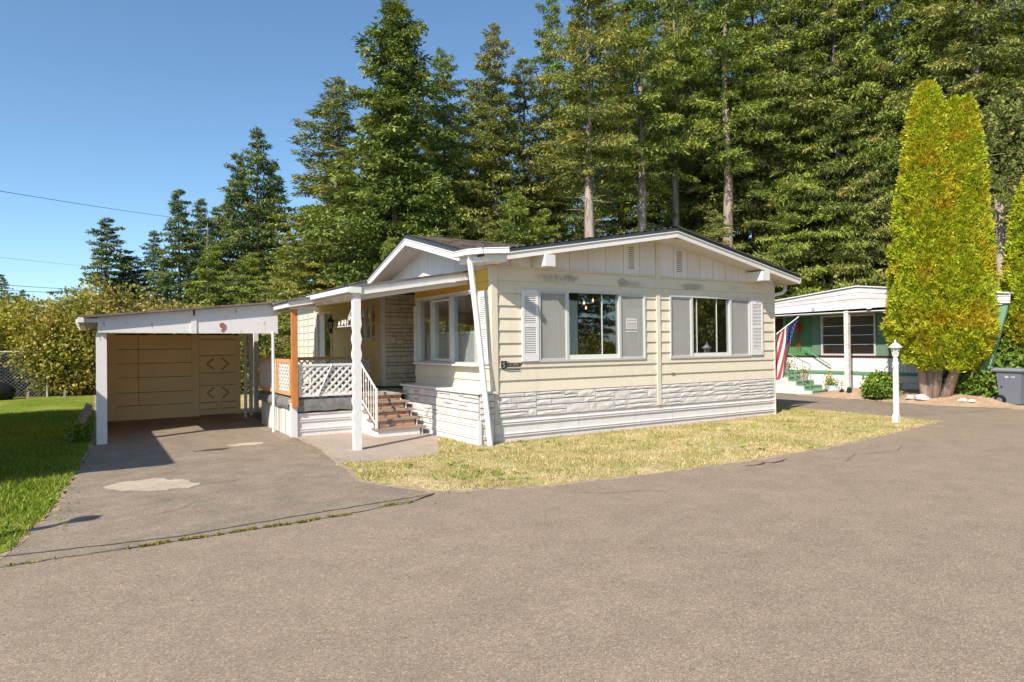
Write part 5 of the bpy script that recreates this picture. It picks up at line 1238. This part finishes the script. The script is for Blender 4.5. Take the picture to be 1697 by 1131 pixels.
TREES = [
 (-12.9,65.2,8.8,.75,T_S[0],'small dark spruce tip at the left edge above the hedge'),
 (-11.3,64.2,7.4,.65,T_S[1],'lowest distant spruce tip second from the left edge'),
 (-5.1,43.6,11.0,1.31,T_S[0],'lone dark blue-green spruce standing left of the tree cluster'),
 (-2.2,44.2,10.5,.9,T_S[1],'narrow short spruce left of the cluster, right of the lone spruce'),
 (-0.9,41.0,13.0,1.19,T_S[0],'pointed spruce leading the left side of the cluster over the carport'),
 (1.0,44.6,13.3,1.12,T_S[1],'dark spruce half hidden behind the pale dead snag'),
 (0.2,35.6,9.9,1.0,T_N,'pale dead leafless snag among the spruces over the carport'),
 (0.1,33.3,8.0,1.1,T_D[0],'bright green bushy young fir directly above the carport roof'),
 (-3.9,44.9,8.6,1.15,T_S[1],'low dark spruce between the lone spruce and the cluster'),
 (2.3,46.2,13.0,1.2,T_S[0],'spruce filling the gap beside the twin spires, left side'),
 (5.2,45.8,13.5,1.25,T_S[1],'spruce low between the tallest spire and the open-branched spruce'),
 (7.9,44.2,10.5,1.2,T_S[0],'short spruce at the right foot of the left cluster'),
 (3.3,43.0,16.6,1.25,T_S[0],'tall spruce on the left of the twin spire pair above the porch'),
 (4.2,40.3,18.0,1.44,T_S[1],'tallest spruce of the left cluster with a sharp spire'),
 (6.1,43.7,16.5,1.31,T_S[0],'slender spruce with open branches at the right of the left cluster'),
 (3.5,28.8,8.2,1.0,T_D[1],'low bushy fir above the porch left of the large cedar'),
 (1.9,31.0,7.4,1.05,T_D[0],'low green fir filling the gap above the carport number'),
 (5.2,25.0,16.4,1.5,T_F[0],'broad fir with ragged outline immediately left of the giant cedar'),
 (5.6,17.9,17.6,1.32,T_C,'giant dense cedar with lumpy crown reaching the top of the photo'),
 (9.2,20.3,17.0,1.15,T_F[1],'fir with thin spire immediately right of the giant cedar'),
 (11.0,27.4,17.2,1.15,T_F[2],'thin-topped fir half hidden behind the spire right of the cedar'),
 (11.5,19.0,18.4,1.15,T_F[0],'tall fir with brownish cone-laden top in the middle of the sky gap'),
 (13.9,19.9,17.6,1.1,T_F[2],'shorter fir right of the brownish-topped fir'),
 (8.0,25.5,13.6,1.35,T_F[1],'fir filling the dark gap right behind the giant cedar'),
 (12.2,25.0,15.4,1.35,T_F[0],'fir filling the gap under the brownish-topped fir'),
 (10.0,30.0,15.8,1.4,T_F[2],'dense fir behind the spire and the brownish-topped fir'),
 (15.0,26.5,18.2,1.4,T_F[1],'dense fir behind the shorter fir beside the sky gap'),
 (4.2,15.2,6.2,.62,T_D[0],'small green fir peeping over the ridge of the side gable'),
 (7.6,16.0,7.2,.8,T_D[1],'young fir showing its top above the shingle valley'),
 (16.3,20.5,21.9,1.0,T_F[1],'fir filling the right side of the sky gap beside the bare-trunked fir'),
 (14.1,14.6,20.2,1.0,T_B[0],'fir whose bare pale trunk rises above the roof left of the ridge'),
 (17.5,14.6,21.4,.95,T_B[1],'fir whose dark bare trunk rises just left of the gable peak'),
 (21.9,16.5,24.3,.85,T_B[0],'tall fir with a thin white-barked trunk above the gable peak'),
 (22.6,13.5,23.5,1.05,T_B[1],'fir with pale trunk above the right half of the gable roof'),
 (26.8,21.1,26.1,1.15,T_F[2],'dense fir rising behind the gable peak'),
 (24.7,24.2,25.6,1.1,T_F[0],'dense fir behind the dark bare trunk'),
 (27.6,12.0,24.5,1.2,T_F[1],'tall fir left of the golden arborvitae top'),
 (31.6,11.4,26.5,1.3,T_F[2],'broad fir directly behind the golden arborvitae'),
 (33.9,8.6,26.4,1.3,T_F[0],'fir with layered boughs above the golden arborvitae'),
 (30.5,5.0,24.7,1.2,T_B[0],'fir with long drooping boughs and pale trunk near the right edge'),
 (33.8,3.4,24.6,1.25,T_F[1],'fir cut by the right edge of the photo'),
 (27.5,8.6,11.6,1.0,T_D[1],'olive bushy fir above the white awning roof'),
 (24.5,11.4,10.3,.95,T_D[0],'grey-green bushy fir right of the home eave'),
 (20.4,12.4,8.4,.9,T_D[1],'low green fir behind the right slope of the gable'),
 (13.2,17.2,8.6,.85,T_D[0],'low green fir behind the roof, right of the valley'),
 (10.3,17.6,8.0,.85,T_D[1],'low olive fir behind the roof valley'),
]
for i, (x, y, H, rs_, tpl, lab) in enumerate(TREES):
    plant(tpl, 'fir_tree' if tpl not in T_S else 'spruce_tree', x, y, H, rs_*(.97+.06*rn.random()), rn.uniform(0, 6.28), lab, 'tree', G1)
# deeper rows of the wood
back = []
for k in range(26):
    px = 560+k*52; d = rn.uniform(43, 60)
    f = (px-848)/1100; x = -6.03+d*(.845*f+.535); y = -10.16+d*(-.535*f+.845)
    back.append((x, y, (14.0 if px < 880 else 19.0)*d/42*rn.uniform(.88,1.08) if px > 880 else 13.0*d/44+rn.uniform(-1,1.5)))
for x, y, H in back:
    plant(rn.choice(T_F+T_B), 'fir_tree', x, y, H, rn.uniform(1.15,1.6), rn.uniform(0,6.28), 'dark fir deep in the wood behind the front row', 'tree', 'firs deep in the wood')
for k in range(14):
    px = 1160+k*46; d = rn.uniform(35, 41); f = (px-848)/1100; x = -6.03+d*(.845*f+.535); y = -10.16+d*(-.535*f+.845)
    plant(rn.choice(T_F), 'fir_tree', x, y, rn.uniform(21,28), rn.uniform(1.1,1.4), rn.uniform(0,6.28), 'fir standing shoulder to shoulder in the wood on the right', 'tree', 'firs in the middle of the wood')

# leafy shrubs ----------------------------------------------------
def leafcloud(name, blobs, n, L, Wd, mat, parent, seed, skin=.35, up=.0, jitter=.08, flat_=.0):
    """blobs: (x,y,z,rx,ry,rz); leaves cluster on twig tips near the lumpy surface"""
    r = np.random.default_rng(seed); A = np.array([b[3]*b[4]+b[4]*b[5]+b[3]*b[5] for b in blobs]); pr = A/A.sum()
    ncl = n//9; bi = r.choice(len(blobs), ncl, p=pr); B = np.array(blobs)[bi]
    u = norm(r.normal(0,1,(ncl,3))); rad = (1-skin*r.uniform(0,1,ncl)**1.6)*(1+.10*np.sin(u[:,0]*7+seed)+.08*np.sin(u[:,1]*9+u[:,2]*8))
    c = B[:,:3]+u*B[:,3:]*rad[:,None]; keep = c[:,2] > .02; c = c[keep]; u = u[keep]; k = len(c)
    c = np.repeat(c, 9, 0)+r.normal(0, jitter, (k*9,3)); uu = np.repeat(u, 9, 0); ct = np.repeat(r.uniform(-.25,.25,k), 9)
    d = norm(uu*.6+r.normal(0,.7,(k*9,3))+np.array([0,0,up])); s = norm(np.cross(d, r.normal(0,1,(k*9,3))+np.array([0,0,flat_])))
    LL = L*r.uniform(.6,1.3,k*9); V = leaf_quads(c, d, s, LL, LL*Wd/L)
    me = npmesh(name, V.reshape(-1,3), np.arange(k*36).reshape(-1,4), np.repeat(np.clip(.5+ct+r.normal(0,.2,k*9),0,1),4))
    return link_mesh(me, name, mat, parent)
def stems(parent, base, tips, r0, mat, seed=0):
    m = MB(); r = random.Random(seed)
    for t_ in tips:
        b = (base[0]+r.uniform(-.15,.15), base[1]+r.uniform(-.15,.15), base[2]); mid = [(b[i]+t_[i])/2+r.uniform(-.12,.12) for i in range(3)]
        m.tube([b, mid, t_], [r0, r0*.7, r0*.3], 5)
    return m.build('stems', mat, parent)
def shrub(name, lab, loc, blobs, n, L, Wd, mat, seed, cat='shrub', grp=None, core=None, **kw):
    t = empty(name, loc, 0, lab, cat, grp); leafcloud('foliage', blobs, n, L, Wd, mat, t, seed, **kw)
    r = random.Random(seed); stems(t, (0,0,-.05), [(b[0]*.9+r.uniform(-.2,.2)*b[3], b[1]*.9, b[2]+b[5]*.4) for b in blobs for _ in range(3)], .035, M['bark'], seed)
    return t
# hedge at the far left of the lawn
shrub('yellowing_hedge', 'big yellow-green leafy bush on the lawn left of the carport', (-6.6,20.6,0), [(-.2,0,1.2,1.2,1.0,1.3),(.55,.2,1.3,1.0,1.0,1.4),(-.9,.1,1.7,1.0,.8,1.2),(.1,.3,2.6,1.1,.9,1.2)], 15000, .13, .05, M['hedge'], 1, jitter=.14)
shrub('yellowing_hedge', 'yellow leafy bush hanging over the chain link fence at the left edge', (-9.0,21.6,0), [(-.8,0,2.3,1.6,1.0,1.0),(.9,0,2.6,1.3,1.0,1.1),(-2.2,.2,2.2,1.2,1,1.2)], 9000, .13, .05, M['hedge'], 2, jitter=.14)
shrub('autumn_bush', 'orange-brown autumn bush rising behind the carport roof', (-5.4,23.5,0), [(0,0,3.3,1.7,1.3,1.3),(1.7,0,2.9,1.3,1.2,1.1),(-1.5,.3,2.3,1.5,1.3,1.6),(.4,0,1.6,2.4,1.4,1.8),(3.2,1,2.6,1.6,1.2,1.3)], 15000, .15, .055, M['autumn'], 3, jitter=.2, skin=.6)
shrub('autumn_bush', 'thin brownish bush with bare twigs at the far left behind the hedge', (-10.5,27,0), [(0,0,2.6,2.0,1.4,1.7),(2.0,0,2.0,1.5,1.2,1.6)], 7000, .14, .05, M['autumn'], 4, jitter=.25, skin=.7)
shrub('garden_bush', 'green leafy bush seen under the carport between the white posts', (-1.9,16.8,0), [(0,0,1.0,1.0,.8,1.1),(1.3,.2,1.3,1.0,.8,1.2),(.3,.2,2.2,1.2,.8,1.0)], 7000, .12, .045, M['oliveleaf'], 5)
shrub('brown_leaved_tree', 'golden brown leafy bush above the roof valley left of the bare trunk', (10.2,15.0,0), [(0,0,4.6,1.1,.9,1.2),(-.9,0,4.0,.9,.9,1.1),(.9,.2,4.2,.9,.8,1.0)], 5000, .11, .04, M['autumn'], 6, cat='tree', jitter=.18, skin=.7)
shrub('leafy_tree', 'olive deciduous tree with round leaves above the right slope of the gable', (16.4,12.0,0), [(0,0,5.0,1.5,1.3,1.5),(1.3,-.5,4.2,1.4,1.2,1.3),(-1.1,.2,4.2,1.2,1.2,1.2)], 11000, .13, .05, M['oliveleaf'], 7, cat='tree', jitter=.16, skin=.6)
shrub('leafy_tree', 'yellow-green deciduous tree low behind the gable peak', (13.4,11.4,0), [(0,0,4.2,1.1,1.0,1.2),(.9,.2,3.8,1.0,1.0,1.2)], 6000, .12, .045, M['oliveleaf'], 8, cat='tree', jitter=.16, skin=.6)
# bushes around the neighbour's home
shrub('round_bush', 'small round yellow-green bush behind the white lamp post', (13.9,.72,.02), [(0,0,.38,.48,.46,.38),(.2,.25,.32,.34,.34,.32)], 4200, .09, .03, M['shrub'], 9, jitter=.05)
shrub('rhododendron', 'dark glossy rhododendron between the golden arborvitae and the grey bin', (14.6,-1.7,.1), [(0,0,.6,.5,.6,.65),(.3,-.35,1.1,.5,.5,.55),(.2,.5,.5,.5,.5,.5),(.5,-.75,.7,.45,.5,.7)], 12000, .14, .035, M['shrub'], 10, jitter=.07)
shrub('added_dark_undergrowth', 'undergrowth added with darkened leaves for the gloom behind the chain link fence', (-10.2,21.6,0), [(0,0,.8,1.6,.7,1.0),(1.6,.1,.8,1.2,.7,1.0),(-1.6,0,.9,1.3,.7,1.0)], 9000, .12, .06, M['gloomleaf'], 21, skin=.8)
# tuft beside the carport post
shrub('dark_weed_tuft', 'dark bushy weed growing at the foot of the left carport post', (-6.25,4.95,0), [(0,0,.14,.16,.38,.2)], 800, .10, .015, M['shrub'], 11, jitter=.06, up=.6)
# arborvitae ------------------------------------------------------
def arborvitae(name, loc, cols, n, lab, seed, trunks, L=.10):
    t = empty(name, loc, 0, lab, 'tree'); r = np.random.default_rng(seed)
    A = np.array([c[3]*(c[4]-c[5]) for c in cols]); ncl = n//7; ci = r.choice(len(cols), ncl, p=A/A.sum()); K = np.array(cols)[ci]
    s = r.uniform(0, 1, ncl)**.92; ang = r.uniform(0, 2*np.pi, ncl)
    z = K[:,5]+(K[:,4]-K[:,5])*s; prof = np.clip((1-s), 0, 1)**.46*np.clip(.55+s*3.2, 0, 1)*(1+.0*s)
    bump = 1+.06*np.sin(ang*5+z*2.1)+.05*np.sin(ang*3-z*3.3+1)+.06*np.sin(ang*9+z*6)*np.sin(z*4.1-ang*4)+.07*np.sin(z*9.5+ang*3+np.sin(ang*7)*2)
    rad = .97*K[:,3]*prof*bump*(1-.22*r.uniform(0,1,ncl)**2.2)
    u = np.c_[np.cos(ang), np.sin(ang), np.zeros(ncl)]
    c = np.c_[K[:,0], K[:,1], z]+u*rad[:,None]; k = 7
    base = norm(u*.75+np.array([0,0,.75])+r.normal(0,.25,(ncl,3))); fan = norm(np.cross(base, r.normal(0,1,(ncl,3))+u*1.2))
    c = np.repeat(c, k, 0)+r.normal(0,.03,(ncl*k,3)); a = np.tile(np.linspace(-1.1,1.1,k), ncl)+r.normal(0,.15,ncl*k); B = np.repeat(base,k,0); Fn = np.repeat(fan,k,0)
    d = norm(B*np.cos(a)[:,None]+Fn*np.sin(a)[:,None]+r.normal(0,.12,(ncl*k,3))); sd = norm(np.cross(d, np.cross(B,Fn))+r.normal(0,.2,(ncl*k,3)))
    LL = L*r.uniform(.6,1.25,ncl*k); V = leaf_quads(c, d, sd, LL, LL*.19); tt = np.clip(np.repeat(.5+r.normal(0,.2,ncl),k)+r.normal(0,.13,ncl*k),0,1)
    link_mesh(npmesh('crown', V.reshape(-1,3), np.arange(ncl*k*4).reshape(-1,4), np.repeat(tt,4)), 'crown', M['arbor'], t)
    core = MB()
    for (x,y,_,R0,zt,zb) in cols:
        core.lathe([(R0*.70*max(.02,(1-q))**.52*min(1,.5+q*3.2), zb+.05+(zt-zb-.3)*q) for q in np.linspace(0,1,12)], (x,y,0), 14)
    core.build('inner_core', M['arbcore'], t, smooth=True)  # dark solid core, closes the view through the crown
    m = MB()
    for (a, b, r0) in trunks: 
        mid = tuple((a[i]+b[i])/2+(.05,-.03,0)[i] for i in range(3)); m.tube([a, mid, b], [r0*1.5, r0, r0*.6], 10)
    m.build('trunk', M['bark_arb'], t, smooth=True)
    return t
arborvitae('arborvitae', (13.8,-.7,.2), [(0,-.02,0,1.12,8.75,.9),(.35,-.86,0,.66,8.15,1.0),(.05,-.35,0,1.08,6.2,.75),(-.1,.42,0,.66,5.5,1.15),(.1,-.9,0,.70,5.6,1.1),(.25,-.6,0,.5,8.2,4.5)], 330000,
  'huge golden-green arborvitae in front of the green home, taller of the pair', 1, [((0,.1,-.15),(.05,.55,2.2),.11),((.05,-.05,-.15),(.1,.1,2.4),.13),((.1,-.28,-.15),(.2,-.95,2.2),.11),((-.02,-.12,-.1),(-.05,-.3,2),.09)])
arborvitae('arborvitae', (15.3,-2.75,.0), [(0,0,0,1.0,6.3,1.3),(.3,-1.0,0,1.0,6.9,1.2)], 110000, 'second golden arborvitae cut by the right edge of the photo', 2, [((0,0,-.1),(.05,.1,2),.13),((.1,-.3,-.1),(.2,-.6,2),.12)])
# stones at the tree foot
r = random.Random(4)
for k, (x, y, s, lab) in enumerate(((13.62,-.55,.2,'largest whitish stone at the foot of the golden arborvitae'),(13.66,-.22,.13,'small pale stone left of the arborvitae trunk base'),(13.7,-1.55,.12,'pale stone right of the arborvitae trunk in the bark bed'),(13.75,-1.75,.09,'smallest pale stone in the bark bed near the rhododendron'))):
    bm = MB().lathe([(s*.3,-s*.2),(s,.0),(s*.9,s*.35),(s*.5,s*.6),(.01,s*.65)], n=9); o = bm.build('garden_stone', M['stone_white']); o.location = (x, y, .13)
    for v in o.data.vertices: v.co *= r.uniform(.85, 1.15)
    tag(o, lab, 'stone')
# long pale trunk right of the green home and the reddish hut
t_ = empty('bare_tree', (21.9,.6,0), 0, 'slim brown tree trunk right of the green wing wall', 'tree'); MB().tube([(0,0,-.2),(.1,.05,3),(.05,.15,7)], [.24,.2,.14], 10).build('trunk', M['bark_pale'], t_, smooth=True)
leafcloud('crown', [(0,0,8,2,2,2.5)], 6000, .16, .05, M['oliveleaf'], t_, 31)
hut = empty('garden_hut', (24.5,1.0,0), 0, 'tiny orange-red hut glimpsed between trunks at the right edge', 'hut')
MB().box(-.5,.5,-.6,.6,0,1.9).build('wall', M['shed'], hut); MB().prism([(-.6,-.7,1.9),(-.6,.7,1.9),(-.6,0,2.4)], (1.2,0,0)).build('roof', M['shingle'], hut); MB().box(-.52,-.5,-.2,.2,1.0,1.5).build('window', M['roomdark'], hut)
# tall dark undergrowth behind so that no far field shows between stems
for k in range(16):
    px = 520+k*84; d = rn.uniform(36,42) if px > 880 else rn.uniform(30,38); f = (px-848)/1100; x = -6.03+d*(.845*f+.535); y = -10.16+d*(-.535*f+.845)
    plant(rn.choice(T_D), 'young_fir', x, y, rn.uniform(7,9.5), rn.uniform(1.1,1.5), rn.uniform(0,6.28), 'young fir in the undergrowth of the wood', 'tree', 'undergrowth firs')
for k in range(9):
    px = -120+k*75; d = rn.uniform(48,62); f = (px-848)/1100; x = -6.03+d*(.845*f+.535); y = -10.16+d*(-.535*f+.845)
    plant(rn.choice(T_D), 'young_fir', x, y, rn.uniform(5,7), rn.uniform(1.3,1.8), rn.uniform(0,6.28), 'distant low fir far behind the hedge and carport', 'tree', 'distant low firs')

# ================================================================== CHAIN LINK FENCE, BUNDLE
fe = empty('chain_link_fence', (-8.2,20.2,0), 0, 'dark chain link fence under the yellow hedge at the left edge', 'fence')
for x_ in (-3.6,-1.4,.75): MB().tube([(x_,0,0),(x_,0,1.75)], .03, 8).build('post', M['alu'], fe)
MB().tube([(-3.6,0,1.72),(.75,0,1.72)], .022, 6).build('top_rail', M['alu'], fe)
m = MB()
for k in range(46):
    x0 = -3.6-1.7+k*.13
    for s in (1, -1):
        a = (x0, 0, 0.03) if s == 1 else (x0+1.7, .004, .03); b = (x0+1.7, 0, 1.7) if s == 1 else (x0, .004, 1.7)
        # clip to the panel
        def cl(p, q):
            P, Q = Vector(p), Vector(q); d = Q-P; t0, t1 = 0, 1
            for lo, hi in ((-3.6,.75),):
                if abs(d.x) > 1e-6:
                    ta, tb = (lo-P.x)/d.x, (hi-P.x)/d.x; t0 = max(t0, min(ta,tb)); t1 = min(t1, max(ta,tb))
            return (P+d*t0, P+d*t1) if t1 > t0 else None
        c = cl(a, b)
        if c: m.tube(list(c), .006, 3)
m.build('mesh_wire', M['wiremesh'], fe, 'stuff')
q = MB(); q.lathe([(.1,0),(.42,.05),(.5,.3),(.42,.5),(.22,.62),(.02,.66)], n=16)
o = q.build('tarp_bundle', M['rubber'], smooth=True); o.location = (-9.0,19.4,0); o.scale = (1.4,.8,1); tag(o, 'black plastic bundle on the grass by the chain link fence', 'bundle')
rr = random.Random(9)
for v in o.data.vertices: v.co *= 1+.06*math.sin(v.index*2.3)
for x_, y_, s_ in ((-8.0,19.3,.28),(-6.9,19.2,.3)):
    o = MB().beam((0,0,0),(.03,0,s_),.07,.07).build('short_stake', M['tread']); o.location = (x_, y_, 0); tag(o, 'short wooden stake beside the black bundle' if x_ < -7.5 else 'short wooden stake in front of the yellow bush', 'stake')

# ================================================================== WIRES
def wire(a, b, sag, r0, lab):
    a = Vector(a); b = Vector(b); a2 = a+(a-b)*.6
    pts = [a2+(b-a2)*t_+Vector((0,0,-sag*4*t_*(1-t_)))*0+Vector((0,0,-sag*4*t_*(1-t_)+0)) for t_ in np.linspace(0,1,14)]
    tag(MB().tube(pts, r0, 5).build('power_line', M['wire'], smooth=True), lab, 'power line')
wire((-9.5,27.5,9.1), (-1.0,43.5,11.3), .12, .013, 'upper power line crossing the sky to the spruces')
wire((-10.7,40.1,7.5), (-4.8,63,9.5), .1, .008, 'faint middle power line across the pale sky')
wire((-11.3,46.4,6.35), (-6.0,70,7.9), .1, .018, 'upper of the two low power lines above the hedge')
wire((-11.3,46.4,6.0), (-6.0,70,7.5), .1, .018, 'lower of the two low power lines above the hedge')

# ================================================================== HOME BESIDE THE LAWN, LEFT OF THE VIEW (casts the shade on the lawn)
lh = empty('side_neighbour_home', (-11,5,0), 0, 'mobile home left of the lawn whose shadow falls over grass and carport', 'mobile home')
MB().box(-3.0,2.35,-5.3,5.3,0,2.9).build('wall', M['cream'], lh); MB().prism([(-3.3,-5.6,2.9),(2.75,-5.6,3.12),(2.75,-5.6,3.28),(-.3,-5.6,3.9),(-3.3,-5.6,3.2)], (0,11.2,0)).build('roof', M['rollroof'], lh)
MB().box(2.35,2.38,-3,-1.2,1.3,2.5).build('window', M['glass'], lh)
# ================================================================== ACROSS THE ROAD, behind the viewer (seen in the window glass)
for x, y, H, rs_, tpl, lab in ((26,-18,20,1.4,T_F[1],'tall fir across the road beyond the mirrored bush'),(14,-19.5,17,1.3,T_F[0],'fir across the road opposite the home'),(32,-22,22,1.5,T_F[2],'broad fir far across the road'),(22,-26,20,1.5,T_F[0],'tall fir in the second row across the road'),(8,-24,18,1.5,T_F[1],'fir across the road behind the viewer'),(38,-14,20,1.5,T_F[0],'tall fir across the road far to the right')):
    plant(tpl, 'fir_tree', x, y, H, rs_, 1.0, lab, 'tree')
shrub('leafy_tree', 'yellowing leafy tree across the road mirrored in the right window', (21.6,-14,0), [(0,0,5.5,2.4,2.2,2.6),(-1.4,.8,3.6,1.6,1.5,1.6),(1.3,-.8,3.2,1.7,1.6,1.6),(.2,.2,1.6,1.5,1.5,1.2)], 14000, .2, .09, M['hedge'], 16, cat='tree', jitter=.2, skin=.6)
shrub('roadside_bush', 'yellow-green bush across the road mirrored low in the window', (15.2,-15.5,0), [(0,0,1.0,1.6,1.2,1.1),(-1.2,.3,.7,.9,.9,.8)], 6000, .14, .05, M['hedge'], 15)
